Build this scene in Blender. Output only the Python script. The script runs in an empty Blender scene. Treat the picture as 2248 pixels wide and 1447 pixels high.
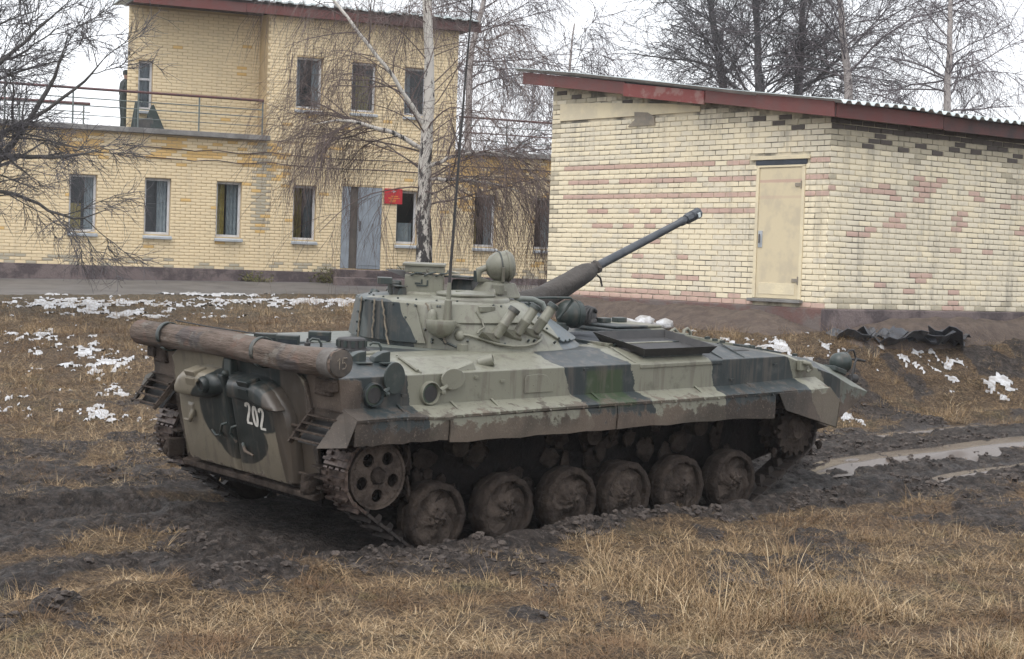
import bpy, bmesh, math, random
import numpy as np
from mathutils import Vector, Matrix
random.seed(7); RNG = np.random.default_rng(7)
R = math.radians
scene = bpy.context.scene
COL = scene.collection

# ------------------------------------------------------------------ camera
CAM_Z = 2.4
_p, _r = R(-2.1459), R(1.9723)
_fw = Vector((0, math.cos(_p), math.sin(_p))); _ri = Vector((1, 0, 0)); _up = _ri.cross(_fw)
_r2 = math.cos(_r) * _ri + math.sin(_r) * _up
_u2 = -math.sin(_r) * _ri + math.cos(_r) * _up
cam_d = bpy.data.cameras.new('camera'); cam = bpy.data.objects.new('camera', cam_d); COL.objects.link(cam)
cam.matrix_world = Matrix(((_r2.x, _u2.x, -_fw.x, 0), (_r2.y, _u2.y, -_fw.y, 0), (_r2.z, _u2.z, -_fw.z, CAM_Z), (0, 0, 0, 1)))
cam_d.sensor_width = 36; cam_d.lens = 3833 / 2248 * 36; cam_d.clip_start = 0.1; cam_d.clip_end = 2000
scene.camera = cam

# ------------------------------------------------------------------ sky and light (overcast)
world = bpy.data.worlds.new('World'); scene.world = world; world.use_nodes = True
wn = world.node_tree.nodes; wl = world.node_tree.links
for n in list(wn): wn.remove(n)
SUN_EL, SUN_AZ = R(62), R(205)          # azimuth clockwise from +Y
sky = wn.new('ShaderNodeTexSky'); sky.sky_type = 'NISHITA'; sky.sun_disc = False
sky.sun_elevation = SUN_EL; sky.sun_rotation = SUN_AZ; sky.air_density = 1.0; sky.dust_density = 4.0
mixw = wn.new('ShaderNodeMix'); mixw.data_type = 'RGBA'; mixw.inputs[0].default_value = 0.88
mixw.inputs[7].default_value = (5.7, 5.8, 6.0, 1)      # even cloud deck
bgw = wn.new('ShaderNodeBackground'); bgw.inputs[1].default_value = 0.1
outw = wn.new('ShaderNodeOutputWorld')
wl.new(sky.outputs[0], mixw.inputs[6]); wl.new(mixw.outputs[2], bgw.inputs[0]); wl.new(bgw.outputs[0], outw.inputs[0])
sun_d = bpy.data.lights.new('sun', 'SUN'); sun_d.energy = 0.7; sun_d.angle = R(45); sun_d.color = (1, 0.97, 0.93)
sun = bpy.data.objects.new('sun', sun_d); COL.objects.link(sun)
_sd = Vector((math.sin(SUN_AZ) * math.cos(SUN_EL), math.cos(SUN_AZ) * math.cos(SUN_EL), math.sin(SUN_EL)))
sun.rotation_euler = _sd.to_track_quat('Z', 'Y').to_euler(); sun.location = (0, 0, 30)
vs = scene.view_settings; vs.view_transform = 'Standard'; vs.look = 'None'; vs.gamma = 1; vs.exposure = 1.45
vs.use_curve_mapping = False
try:
    scene.cycles.use_denoising = True
    scene.cycles.max_bounces = 6; scene.cycles.transparent_max_bounces = 12
except Exception: pass

# ------------------------------------------------------------------ helpers
class MB:
    """collects primitives into one mesh"""
    def __init__(s): s.v = []; s.f = []; s.m = []
    def add(s, vs, fs, mi=0):
        b = len(s.v); s.v.extend([tuple(v) for v in vs])
        for f in fs: s.f.append(tuple(b + i for i in f)); s.m.append(mi)
        return s
    def box(s, c, size, rot=None, mi=0):
        c = Vector(c); h = Vector(size) / 2
        vs = [Vector((sx * h.x, sy * h.y, sz * h.z)) for sx in (-1, 1) for sy in (-1, 1) for sz in (-1, 1)]
        if rot is not None: vs = [rot @ v for v in vs]
        return s.add([v + c for v in vs], [(0, 1, 3, 2), (4, 6, 7, 5), (0, 4, 5, 1), (2, 3, 7, 6), (0, 2, 6, 4), (1, 5, 7, 3)], mi)
    def hexa(s, p, mi=0):
        """8 points: bottom 4 ccw, top 4 ccw"""
        return s.add(p, [(3, 2, 1, 0), (4, 5, 6, 7), (0, 1, 5, 4), (1, 2, 6, 5), (2, 3, 7, 6), (3, 0, 4, 7)], mi)
    def tube(s, pts, r, n=8, caps=True, mi=0):
        pts = [Vector(p) for p in pts]; rs = r if hasattr(r, '__len__') else [r] * len(pts)
        vs = []; fs = []; a = None
        for i, p in enumerate(pts):
            t = (pts[min(i + 1, len(pts) - 1)] - pts[max(i - 1, 0)]).normalized()
            if a is None:
                a = t.cross(Vector((0, 0, 1)))
                if a.length < 1e-3: a = t.cross(Vector((1, 0, 0)))
            a = (a - t * a.dot(t)).normalized(); b = t.cross(a)
            for k in range(n):
                th = 2 * math.pi * k / n
                vs.append(p + rs[i] * (math.cos(th) * a + math.sin(th) * b))
        for i in range(len(pts) - 1):
            for k in range(n):
                k2 = (k + 1) % n
                fs.append((i * n + k, i * n + k2, (i + 1) * n + k2, (i + 1) * n + k))
        if caps: fs.append(tuple(reversed(range(n)))); fs.append(tuple(range((len(pts) - 1) * n, len(pts) * n)))
        return s.add(vs, fs, mi)
    def cyl(s, p0, p1, r0, r1=None, n=20, mi=0): return s.tube([p0, p1], [r0, r0 if r1 is None else r1], n, True, mi)
    def lathe(s, c, axis, prof, n=28, mi=0, ref=None, caps=True):
        """prof: list of (distance along axis, radius)"""
        c = Vector(c); ax = Vector(axis).normalized()
        a = ax.cross(Vector(ref) if ref else (Vector((0, 0, 1)) if abs(ax.z) < .9 else Vector((1, 0, 0)))).normalized(); b = ax.cross(a)
        vs = []; fs = []
        for d, r in prof:
            for k in range(n):
                th = 2 * math.pi * k / n
                vs.append(c + ax * d + max(r, 1e-4) * (math.cos(th) * a + math.sin(th) * b))
        for i in range(len(prof) - 1):
            for k in range(n):
                k2 = (k + 1) % n; fs.append((i * n + k, i * n + k2, (i + 1) * n + k2, (i + 1) * n + k))
        if caps: fs.append(tuple(reversed(range(n)))); fs.append(tuple(range((len(prof) - 1) * n, len(prof) * n)))
        return s.add(vs, fs, mi)
    def prism(s, poly, off, mi=0):
        """closed 3D polygon extruded by vector off"""
        off = Vector(off); n = len(poly); P = [Vector(p) for p in poly]
        return s.add(P + [p + off for p in P], [tuple(reversed(range(n))), tuple(range(n, 2 * n))] + [(i, (i + 1) % n, n + (i + 1) % n, n + i) for i in range(n)], mi)
    def rings(s, rings, close=True, cap0=True, cap1=True, mi=0):
        n = len(rings[0]); vs = [p for r_ in rings for p in r_]; fs = []
        for i in range(len(rings) - 1):
            for k in range(n if close else n - 1):
                k2 = (k + 1) % n; fs.append((i * n + k, i * n + k2, (i + 1) * n + k2, (i + 1) * n + k))
        if cap0: fs.append(tuple(reversed(range(n))))
        if cap1: fs.append(tuple(range((len(rings) - 1) * n, len(rings) * n)))
        return s.add(vs, fs, mi)
    def mesh(s, name, mats, smooth=None, recalc=True):
        me = bpy.data.meshes.new(name); me.from_pydata(s.v, [], s.f)
        for m in (mats if isinstance(mats, (list, tuple)) else [mats]): me.materials.append(m)
        if any(s.m): me.polygons.foreach_set('material_index', s.m)
        if recalc:
            bm = bmesh.new(); bm.from_mesh(me); bmesh.ops.recalc_face_normals(bm, faces=bm.faces); bm.to_mesh(me); bm.free()
        if smooth:
            me.polygons.foreach_set('use_smooth', [True] * len(me.polygons)); me.set_sharp_from_angle(angle=R(smooth))
        me.update(); return me
    def build(s, name, mats, parent=None, smooth=None, bevel=0, loc=None):
        o = bpy.data.objects.new(name, s.mesh(name, mats, smooth)); COL.objects.link(o)
        if parent: o.parent = parent
        if loc is not None: o.location = loc
        if bevel:
            b = o.modifiers.new('bevel', 'BEVEL'); b.width = bevel; b.segments = 2; b.limit_method = 'ANGLE'; b.angle_limit = R(35)
        return o
def tag(o, label=None, cat=None, group=None, kind=None):
    for k, v in (('label', label), ('category', cat), ('group', group), ('kind', kind)):
        if v: o[k] = v
    return o
def empty(name, loc, rz=0, parent=None):
    o = bpy.data.objects.new(name, None); COL.objects.link(o); o.location = loc; o.rotation_euler = (0, 0, rz); o.empty_display_size = .2
    if parent: o.parent = parent
    return o
def inst(src, parent, loc=None, rot=None, scale=None):
    o = src.copy(); COL.objects.link(o); o.parent = parent
    if loc is not None: o.location = loc
    if rot is not None: o.rotation_euler = rot
    if scale is not None: o.scale = scale
    return o
def np_mesh(name, V, F, mat, parent=None, smooth=False, attrs=None):
    """fast mesh from numpy; F is (n,3) or (n,4)"""
    me = bpy.data.meshes.new(name); F = np.asarray(F, dtype=np.int32); k = F.shape[1]
    me.vertices.add(len(V)); me.vertices.foreach_set('co', np.asarray(V, dtype=np.float32).ravel())
    me.loops.add(F.size); me.loops.foreach_set('vertex_index', F.ravel())
    me.polygons.add(len(F)); me.polygons.foreach_set('loop_start', np.arange(0, F.size, k, dtype=np.int32))
    me.update(calc_edges=True)
    for nm, val in (attrs or {}).items():
        a = me.attributes.new(nm, 'FLOAT', 'POINT'); a.data.foreach_set('value', np.asarray(val, dtype=np.float32))
    if smooth: me.polygons.foreach_set('use_smooth', np.ones(len(F), dtype=bool))
    for m in (mat if isinstance(mat, (list, tuple)) else [mat]): me.materials.append(m)
    o = bpy.data.objects.new(name, me); COL.objects.link(o)
    if parent: o.parent = parent
    return o

# ---- numpy value noise
def _hash(ix, iy, s):
    h = (ix.astype(np.int64) * 374761393 + iy.astype(np.int64) * 668265263 + s * 1442695041) & 0xffffffff
    h = ((h ^ (h >> 13)) * 1274126177) & 0xffffffff
    return ((h ^ (h >> 16)) & 0xffffff) / float(0xffffff)
def vnoise(x, y, s=0):
    ix = np.floor(x); iy = np.floor(y); fx = x - ix; fy = y - iy
    fx = fx * fx * fx * (fx * (fx * 6 - 15) + 10); fy = fy * fy * fy * (fy * (fy * 6 - 15) + 10)
    a = _hash(ix, iy, s); b = _hash(ix + 1, iy, s); c = _hash(ix, iy + 1, s); d = _hash(ix + 1, iy + 1, s)
    return (a + (b - a) * fx) * (1 - fy) + (c + (d - c) * fx) * fy
def fbm(x, y, oct=4, s=0):
    t = 0; a = .5; n = 0
    for o in range(oct):
        t = t + a * vnoise(x * 2 ** o + 17.3 * o, y * 2 ** o - 9.1 * o, s + o); n += a; a *= .5
    return t / n
def sstep(a, b, x):
    t = np.clip((x - a) / (b - a), 0, 1); return t * t * (3 - 2 * t)          # a > b gives a falling step

# ------------------------------------------------------------------ node materials
def nt(name):
    m = bpy.data.materials.new(name); m.use_nodes = True; t = m.node_tree; t.nodes.clear()
    b = t.nodes.new('ShaderNodeBsdfPrincipled'); o = t.nodes.new('ShaderNodeOutputMaterial'); t.links.new(b.outputs[0], o.inputs[0])
    return m, t, b
class NB:
    def __init__(s, t, coord): s.t = t; s.co = coord
    def n(s, ty, **kw):
        x = s.t.nodes.new(ty)
        for k, v in kw.items(): setattr(x, k, v)
        return x
    def link(s, a, b): s.t.links.new(a, b)
    def val(s, sock, v):
        if hasattr(v, 'is_linked') or hasattr(v, 'links'): s.link(v, sock)
        else: sock.default_value = v
    def noise(s, scale, detail=4, rough=.6, co=None, dist=0):
        x = s.n('ShaderNodeTexNoise'); x.inputs['Scale'].default_value = scale; x.inputs['Detail'].default_value = detail
        x.inputs['Roughness'].default_value = rough; x.inputs['Distortion'].default_value = dist
        s.link(co or s.co, x.inputs['Vector']); return x.outputs[0]
    def math(s, op, a, b=0.0, c=None, clamp=False):
        x = s.n('ShaderNodeMath', operation=op, use_clamp=clamp); s.val(x.inputs[0], a); s.val(x.inputs[1], b)
        if c is not None: s.val(x.inputs[2], c)
        return x.outputs[0]
    def remap(s, v, a, b, c=0.0, d=1.0, smooth=True):
        x = s.n('ShaderNodeMapRange'); x.interpolation_type = 'SMOOTHSTEP' if smooth else 'LINEAR'
        s.val(x.inputs[0], v); s.val(x.inputs[1], a); s.val(x.inputs[2], b); s.val(x.inputs[3], c); s.val(x.inputs[4], d); return x.outputs[0]
    def mix(s, f, a, b, mode='MIX'):
        x = s.n('ShaderNodeMix', data_type='RGBA', blend_type=mode); s.val(x.inputs[0], f)
        for sock, v in ((x.inputs[6], a), (x.inputs[7], b)):
            if isinstance(v, tuple): sock.default_value = (*v[:3], 1)
            else: s.link(v, sock)
        return x.outputs[2]
    def ramp(s, v, stops, interp='LINEAR'):
        x = s.n('ShaderNodeValToRGB'); r_ = x.color_ramp; r_.interpolation = interp
        while len(r_.elements) < len(stops): r_.elements.new(.5)
        for e, (p, c) in zip(r_.elements, stops): e.position = p; e.color = (*c[:3], 1)
        s.link(v, x.inputs[0]); return x.outputs[0]
    def sep(s, co=None):
        x = s.n('ShaderNodeSeparateXYZ'); s.link(co or s.co, x.inputs[0]); return x.outputs
    def bump(s, h, strength, dist, bsdf):
        x = s.n('ShaderNodeBump'); x.inputs['Strength'].default_value = strength; x.inputs['Distance'].default_value = dist
        s.link(h, x.inputs['Height']); s.link(x.outputs[0], bsdf.inputs['Normal'])
    def attr(s, name):
        x = s.n('ShaderNodeAttribute'); x.attribute_name = name; return x.outputs['Fac']
    def scaled(s, v):
        x = s.n('ShaderNodeMapping'); x.inputs['Scale'].default_value = v; s.link(s.co, x.inputs[0]); return x.outputs[0]
def start(name, obj=None, local=False):
    m, t, b = nt(name)
    if obj is not None:
        c = t.nodes.new('ShaderNodeTexCoord'); c.object = obj; co = c.outputs['Object']
    elif local:
        c = t.nodes.new('ShaderNodeTexCoord'); co = c.outputs['Object']
    else:
        c = t.nodes.new('ShaderNodeNewGeometry'); co = c.outputs['Position']
    return m, b, NB(t, co)
def pmat(name, c1, c2=None, scale=6, rough=.7, bump=.2, bscale=40, metal=0, bdist=.01, lo=.35, hi=.65, local=False, spec=.5):
    m, b, N = start(name, local=local)
    c2 = c2 or tuple(x * .7 for x in c1)
    f = N.remap(N.noise(scale, 5, .65), lo, hi)
    N.link(N.mix(f, c1, c2), b.inputs['Base Color']); b.inputs['Roughness'].default_value = rough; b.inputs['Metallic'].default_value = metal
    b.inputs['Specular IOR Level'].default_value = spec
    if bump: N.bump(N.noise(bscale, 3), bump, bdist, b)
    return m
#@@TERRAIN_BEGIN
# ------------------------------------------------------------------ terrain height
RV = np.array([[0.753, -0.658, 0.009], [0.658, 0.752, -0.044], [0.022, 0.039, 0.999]])
OV = np.array([-2.22, 14.187, CAM_Z - 2.33])
def to_v(x, y):
    dx = x - OV[0]; dy = y - OV[1]
    return RV[0, 0] * dx + RV[1, 0] * dy, RV[0, 1] * dx + RV[1, 1] * dy
_PL = (np.array([-50, 0, 6, 10, 14, 20, 27, 34, 39.5, 60, 400, 3000.]), np.array([.7, .7, .22, .09, .12, .42, .98, 1.46, 1.66, 1.85, 2.0, 2.0]))
_PR = (np.array([-50, 0, 6, 10, 14, 18, 21, 24.5, 28, 45, 60, 400, 3000.]), np.array([.7, .7, .22, .10, .2, .36, .88, 1.42, 1.62, 1.86, 1.9, 2.0, 2.0]))
_YG = np.concatenate([np.arange(-50, 80, .25), np.geomspace(80, 3000, 60)])
def _smooth(P):
    z = np.interp(_YG, *P); k = np.ones(13) / 13
    m = _YG < 79; zz = z.copy(); zz[m] = np.convolve(np.pad(z[m], 6, mode='edge'), k, 'valid'); return zz
_ZL, _ZR = _smooth(_PL), _smooth(_PR)
def base_z(x, y):
    t = np.clip((x / np.maximum(y, 3.0) + .3) / .5, 0, 1); t = t * t * (3 - 2 * t)
    zl = np.interp(y, _YG, _ZL); zr = np.interp(y, _YG, _ZR)
    zb = zl * (1 - t) + zr * t
    # level bed of the tarmac strip along the two-storey building
    rdx = x + 3.806; rdy = y - 43.134; rd = rdx * .397 - rdy * .918; ru = (rdx * .918 + rdy * .397) / 1.08
    rz = 2.4 + 1.08 * (-.655 + .0145 * (ru + 8)) - .047 * np.clip(rd, 0, 6)
    zb = np.where(rd < 5.5, np.minimum(zb, rz - .16), zb)
    xv, yv = to_v(x, y)
    pl = OV[2] + .075 - .009 * (np.clip(x, -9, 9) - OV[0]) + .044 * (np.clip(y, 7, 24) - OV[1])
    pl = pl + .07 * sstep(-1.45, -1.85, yv)
    w = (1 - sstep(1.9, 4.6, np.abs(yv + .2))) * sstep(-7, -3, xv) * (1 - sstep(14, 20, xv))
    return zb * (1 - w) + pl * w
def mud_mask(x, y):
    xv, yv = to_v(x, y)
    n = fbm(x * .55, y * .55, 4, 11) - .5
    # churned lane along the vehicle's path, wider on the near side and behind
    near = sstep(-2.45, -2.15, yv + n * 1.5 - 1.15 * sstep(.6, -1.8, xv))
    far = 1 - sstep(1.55, 1.95, yv + n * 1.8 + .35 * sstep(5, 8, xv))
    lane = near * far * (1 - .85 * np.exp(-((yv - .05) / .5) ** 4) * sstep(.2, -.7, xv) * sstep(.34, .5, fbm(x * 1.7, y * 1.7, 3, 37)))
    side = sstep(.47, .56, fbm(x * .8 + 5, y * .8, 4, 23)) * sstep(1.0, 2.0, yv) * (1 - sstep(6.0, 8.5, yv)) * sstep(6, 3, xv) * .85
    side = np.maximum(side, sstep(.60, .66, fbm(x * 1.1 + 2, y * .9, 4, 29)) * (1 - sstep(3.5, 6.0, np.abs(yv))) * .7)
    return np.clip(np.maximum(lane, side), 0, 1)
def ground_z(x, y, fine=True):
    z = base_z(x, y)
    xv, yv = to_v(x, y)
    mud = mud_mask(x, y)
    mid = fbm(x * 1.1, y * 1.1, 4, 3) - .5
    z = z + .10 * mid * (1 - sstep(32, 40, y))
    if fine:
        cl = .55 * fbm(xv * 1.3, yv * 5.2, 4, 41) + .45 * fbm(x * 3.4, y * 3.4, 4, 43); cl2 = fbm(x * 9, y * 9, 3, 57)
        ridge = 1 - np.abs(2 * cl - 1)
        under = (1 - sstep(1.5, 1.75, np.abs(yv))) * sstep(-.3, .6, xv) * (1 - sstep(5.2, 6.2, xv))
        z = z + mud * ((ridge - .6) * .16 + (cl2 - .5) * .08) * (1 - .75 * under) + (1 - mud) * (cl2 - .5) * .05
        # ruts of the two tracks and the berms squeezed out beside them
        act = sstep(-9, -5, xv) * (1 - sstep(16, 22, xv))
        for yc in (-1.275, 1.275):
            wob = .10 * (fbm(xv * .4, xv * 0 + yc, 2, 5) - .5) * (1 - under)
            d = np.abs(yv - yc - wob)
            z = z - act * .075 * (1 - sstep(.14, .27, d)) * (.6 + .4 * under)
            lug = .05 * np.sin(xv * 2 * math.pi / .14) * (1 - sstep(.12, .2, d)) * (1 - under)
            z = z + act * lug * (1 - sstep(18, 24, y))
        bn = .02 + .11 * fbm(xv * 1.6, yv * 1.6, 3, 77)
        z = z + act * bn * np.exp(-((yv + 1.72) / .15) ** 2) * (1 - .35 * sstep(5, 7, xv))
        z = z + act * (bn - .02) * np.exp(-((yv - 1.75) / .2) ** 2)
        z = z + act * .05 * np.exp(-(yv / .5) ** 2) * (1 - under)
    return z
#@@TERRAIN_END

# ------------------------------------------------------------------ ground sheet
def ground_material():
    m, b, N = start('ground_soil')
    mud = N.attr('mud'); wet = N.attr('wet'); road = N.attr('verge')
    n1 = N.noise(1.3, 6, .7); n2 = N.noise(9, 5, .7); n3 = N.noise(38, 4, .7)
    thatch = N.ramp(N.math('MULTIPLY_ADD', n3, .55, N.math('MULTIPLY', n2, .5)), [(.30, (.030, .020, .012)), (.46, (.072, .047, .028)), (.62, (.13, .087, .05)), (.8, (.20, .14, .085))])
    thatch = N.mix(N.remap(n1, .52, .68, 0, .7), thatch, (.05, .042, .022))
    mudc = N.ramp(n2, [(.3, (.013, .010, .008)), (.5, (.032, .024, .020)), (.68, (.078, .062, .053))])
    mudc = N.mix(N.remap(n3, .5, .75), mudc, (.05, .038, .031))
    n4 = N.noise(15, 6, .75)
    mudc = N.mix(N.remap(n4, .54, .61), mudc, (.088, .072, .062)); mudc = N.mix(N.remap(n4, .46, .39), mudc, (.010, .008, .007))
    n5 = N.noise(26, 5, .75); thatch = N.mix(N.remap(n5, .55, .62, 0, .8), thatch, (.24, .17, .10)); thatch = N.mix(N.remap(n5, .46, .40, 0, .9), thatch, (.022, .016, .011))
    c = N.mix(N.remap(N.math('ADD', mud, N.math('MULTIPLY', N.math('SUBTRACT', n2, .5), .7)), .4, .62), thatch, mudc)
    c = N.mix(N.math('MULTIPLY', wet, .6), c, (.06, .052, .05))
    c = N.mix(N.math('MULTIPLY', road, .6), c, (.12, .105, .075))
    N.link(c, b.inputs['Base Color'])
    rg = N.math('SUBTRACT', .95, N.math('MULTIPLY', mud, N.remap(n1, .4, .7, .10, .42)))
    N.link(N.math('SUBTRACT', rg, N.math('MULTIPLY', wet, .36), clamp=True), b.inputs['Roughness'])
    b.inputs['Specular IOR Level'].default_value = .35
    N.bump(N.math('ADD', n3, N.math('ADD', n4, N.math('MULTIPLY', n2, 1.2))), 1.0, .045, b)
    return m
M_GROUND = ground_material()
def perspective_grid(y0, y1, nr, tmax, ncol):
    ys = np.geomspace(y0, y1, nr)
    t = np.linspace(-1, 1, ncol); t = np.sign(t) * (np.abs(t) * .8 + .2 * np.abs(t) ** 3) * tmax
    Y, T = np.meshgrid(ys, t, indexing='ij')
    return T * Y, Y
def grid_faces(nr, nc):
    i = np.arange(nr - 1)[:, None] * nc + np.arange(nc - 1)[None, :]
    return np.stack([i, i + 1, i + nc + 1, i + nc], -1).reshape(-1, 4)
def wet_mask(x, y):
    xv, yv = to_v(x, y)
    w = 0
    for yc in (-1.275, 1.275):
        w = w + (1 - sstep(.10, .30, np.abs(yv - yc))) * sstep(5.2, 6.5, xv)
    return np.clip(w, 0, 1) * sstep(.40, .52, fbm(xv * .5, yv * 2.5, 3, 91))
# fine part in and around the picture
GX, GY = perspective_grid(7.0, 44.0, 620, .46, 640)
GZ = ground_z(GX, GY)
MUD = mud_mask(GX, GY)
ground = np_mesh('ground', np.stack([GX, GY, GZ], -1).reshape(-1, 3), grid_faces(*GX.shape), M_GROUND, smooth=True,
                 attrs={'mud': MUD.ravel(), 'wet': wet_mask(GX, GY).ravel(), 'verge': (sstep(29, 33, GY) * .8).ravel()})
tag(ground, kind='structure')
# the land going on to the horizon, a little below the fine sheet where they overlap
xs = np.concatenate([-np.geomspace(350, 40, 12), np.linspace(-36, 36, 37), np.geomspace(40, 350, 12)])
ysf = np.concatenate([np.linspace(-60, 60, 61), np.geomspace(66, 350, 14)])
FX, FY = np.meshgrid(xs, ysf); FZ = base_z(FX, np.where(FY < 0, 0, FY)) - np.where((FY > 4) & (FY < 48) & (np.abs(FX) < .5 * np.maximum(FY, 1)), .6, .02)
o = np_mesh('terrain', np.stack([FX, FY, FZ], -1).reshape(-1, 3), grid_faces(*FX.shape), M_GROUND, smooth=True,
            attrs={'mud': np.zeros(FX.size), 'wet': np.zeros(FX.size), 'verge': np.full(FX.size, .5)})
tag(o, kind='structure')

# wet puddle water lying in the ruts ahead of the vehicle
def v2w(xv, yv):
    x = OV[0] + RV[0, 0] * xv + RV[0, 1] * yv; y = OV[1] + RV[1, 0] * xv + RV[1, 1] * yv
    return x, y
M_PUDDLE, _b, _N = start('puddle_water')
_b.inputs['Base Color'].default_value = (.095, .075, .062, 1); _b.inputs['Roughness'].default_value = .24; _b.inputs['Specular IOR Level'].default_value = .5
_N.bump(_N.noise(14, 2), .12, .01, _b)
def puddle(xa, xb, yc, hw, lift):
    xs_ = np.arange(xa, xb, .06); ys_ = np.arange(-hw, hw + .01, .03)
    A, Bq = np.meshgrid(xs_, ys_, indexing='ij'); x, y = v2w(A, yc + Bq)
    n = fbm(A * .9, Bq * 3 + yc, 3, 131); g = ground_z(x, y)
    lev = np.mean(g, axis=1, keepdims=True); k = np.ones(25) / 25
    lv = np.convolve(np.pad(lev[:, 0], 12, mode='edge'), k, 'valid')[:, None]
    edge = np.clip((hw - np.abs(Bq)) / hw * 1.6, 0, 1) * np.clip(np.minimum(A - xa, xb - A) / .8, 0, 1)
    z = lv + lift - .10 * (1 - edge) + .03 * (n - .5) - .05 * (1 - sstep(.36, .5, n + .3 * edge))
    o = np_mesh('puddle', np.stack([x, y, np.minimum(z, lv + lift)], -1).reshape(-1, 3), grid_faces(*A.shape), M_PUDDLE, smooth=True)
    tag(o, kind='structure')
puddle(6.6, 15.5, -.30, .40, .045); puddle(7.2, 15.0, -1.32, .24, .05); puddle(7.4, 14, 1.28, .20, .02); puddle(5.2, 6.6, -1.15, .22, .03)

# ------------------------------------------------------------------ snow left lying in the grass
M_SNOW = pmat('old_snow', (.54, .55, .57), (.30, .29, .28), 7, .75, .5, 60, bdist=.02)
SNOW_SPOTS = [  # x, y, radius across, radius along, density
    (-8.3, 32.5, 1.6, 1.2, 1), (-6.3, 36.0, 1.3, .8, 1.5), (-4.6, 33.9, 1.6, 1.0, 1.3), (-6.7, 33, 1.5, .9, 1), (-6.5, 25.9, .9, .8, 1), (-6.6, 30.9, 1.4, .9, .9),
    (-5.4, 24.4, .6, .8, .9), (-5.15, 21.7, .55, .8, .9), (-4.55, 20.25, .45, .6, 1.1), (-4.2, 16.6, .35, .5, .8), (-6.2, 21, .6, .8, .7), (-7.3, 27.5, .8, 1, .7),
    (3.5, 25.4, .9, .5, .8), (4.5, 25.2, .8, .4, .8), (3.64, 24.4, .9, .8, 1.1), (6.8, 26.9, .9, .8, .8), (7.9, 27.4, .7, .8, .8), (7.4, 26.1, .8, 1, 1), (5.85, 25.6, .8, .7, .8),
    (4.5, 22.75, .4, .6, 1.2), (6.7, 26.3, .8, .8, .9), (1.75, 27, .7, .6, .9)
]
def snow_mask(x, y):
    d = np.zeros_like(x)
    for sx, sy, ra, rb, k in SNOW_SPOTS:
        d = np.maximum(d, k * np.exp(-((x - sx) / ra) ** 2 - ((y - sy) / rb) ** 2))
    n = .20 * fbm(x * 1.6, y * .9, 4, 201) + .42 * fbm(x * 5.5, y * 2.2, 4, 222) + .38 * fbm(x * 14, y * 6, 3, 233)
    return n + .215 * np.minimum(d, 1.05) - .68 - .12 * (y < 20) - .03 * (x > 0) - .5 * mud_mask(x, y) * (d < .9)
def build_snow():
    sx, sy = perspective_grid(14.0, 39.0, 420, .36, 620)
    k = snow_mask(sx, sy); z = ground_z(sx, sy) + np.clip(k * .45, -.2, .020) + .010
    keep = k > -.05; F = grid_faces(*sx.shape); kk = keep.ravel()
    F = F[kk[F].all(1)]
    used, inv = np.unique(F, return_inverse=True)
    V = np.stack([sx, sy, z], -1).reshape(-1, 3)[used]
    tag(np_mesh('snow', V, inv.reshape(-1, 4), M_SNOW, smooth=True), kind='stuff')

# ------------------------------------------------------------------ dry grass (instanced tufts on scattered points)
def grass_material(name, ramp, dark):
    m, t, b = nt(name); N = NB(t, t.nodes.new('ShaderNodeNewGeometry').outputs['Position'])
    oi = t.nodes.new('ShaderNodeObjectInfo'); g = t.nodes.new('ShaderNodeNewGeometry')
    f = N.math('ADD', N.math('MULTIPLY', oi.outputs['Random'], .45), N.math('MULTIPLY', g.outputs['Random Per Island'], .55))
    c = N.ramp(f, ramp)
    patch = N.noise(.8, 5, .65); p2 = N.noise(2.6, 4, .6)
    c = N.mix(N.remap(patch, .50, .60, 0, .75), c, dark); c = N.mix(N.remap(p2, .56, .68, 0, .55), c, (.13, .12, .055))
    N.link(c, b.inputs['Base Color']); b.inputs['Roughness'].default_value = .75; b.inputs['Specular IOR Level'].default_value = .15
    return m
M_GRASS = grass_material('dry_grass', [(.0, (.052, .035, .020)), (.3, (.148, .096, .053)), (.55, (.30, .205, .113)), (.8, (.45, .335, .20)), (1, (.58, .48, .33))], (.135, .078, .044))
def tuft_mesh(name, nb, rad, lo, hi, w, lay, seed, mat):
    r_ = np.random.default_rng(seed); V = []; F = []
    for i in range(nb):
        a = r_.uniform(0, 6.283); rr = rad * math.sqrt(r_.uniform()); L = r_.uniform(lo, hi)
        az = a + r_.normal(0, .9); tilt = abs(r_.normal(lay, .35)); bend = r_.uniform(.3, 1.3)
        p = np.array([rr * math.cos(a), rr * math.sin(a), -.01]); wd = w * r_.uniform(.6, 1.3)
        side = np.array([-math.sin(az), math.cos(az), 0]); b0 = len(V); ns = 4
        for k in range(ns + 1):
            f = k / ns; ww = wd * (1 - f * .85)
            V += [p + side * ww / 2, p - side * ww / 2]
            th = min(tilt + bend * f, 1.75)
            p = p + L / ns * np.array([math.sin(th) * math.cos(az), math.sin(th) * math.sin(az), math.cos(th)])
        for k in range(ns): q = b0 + 2 * k; F.append((q, q + 1, q + 3, q + 2))
    me = bpy.data.meshes.new(name); me.from_pydata([tuple(v) for v in V], [], F); me.materials.append(mat); return me
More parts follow.
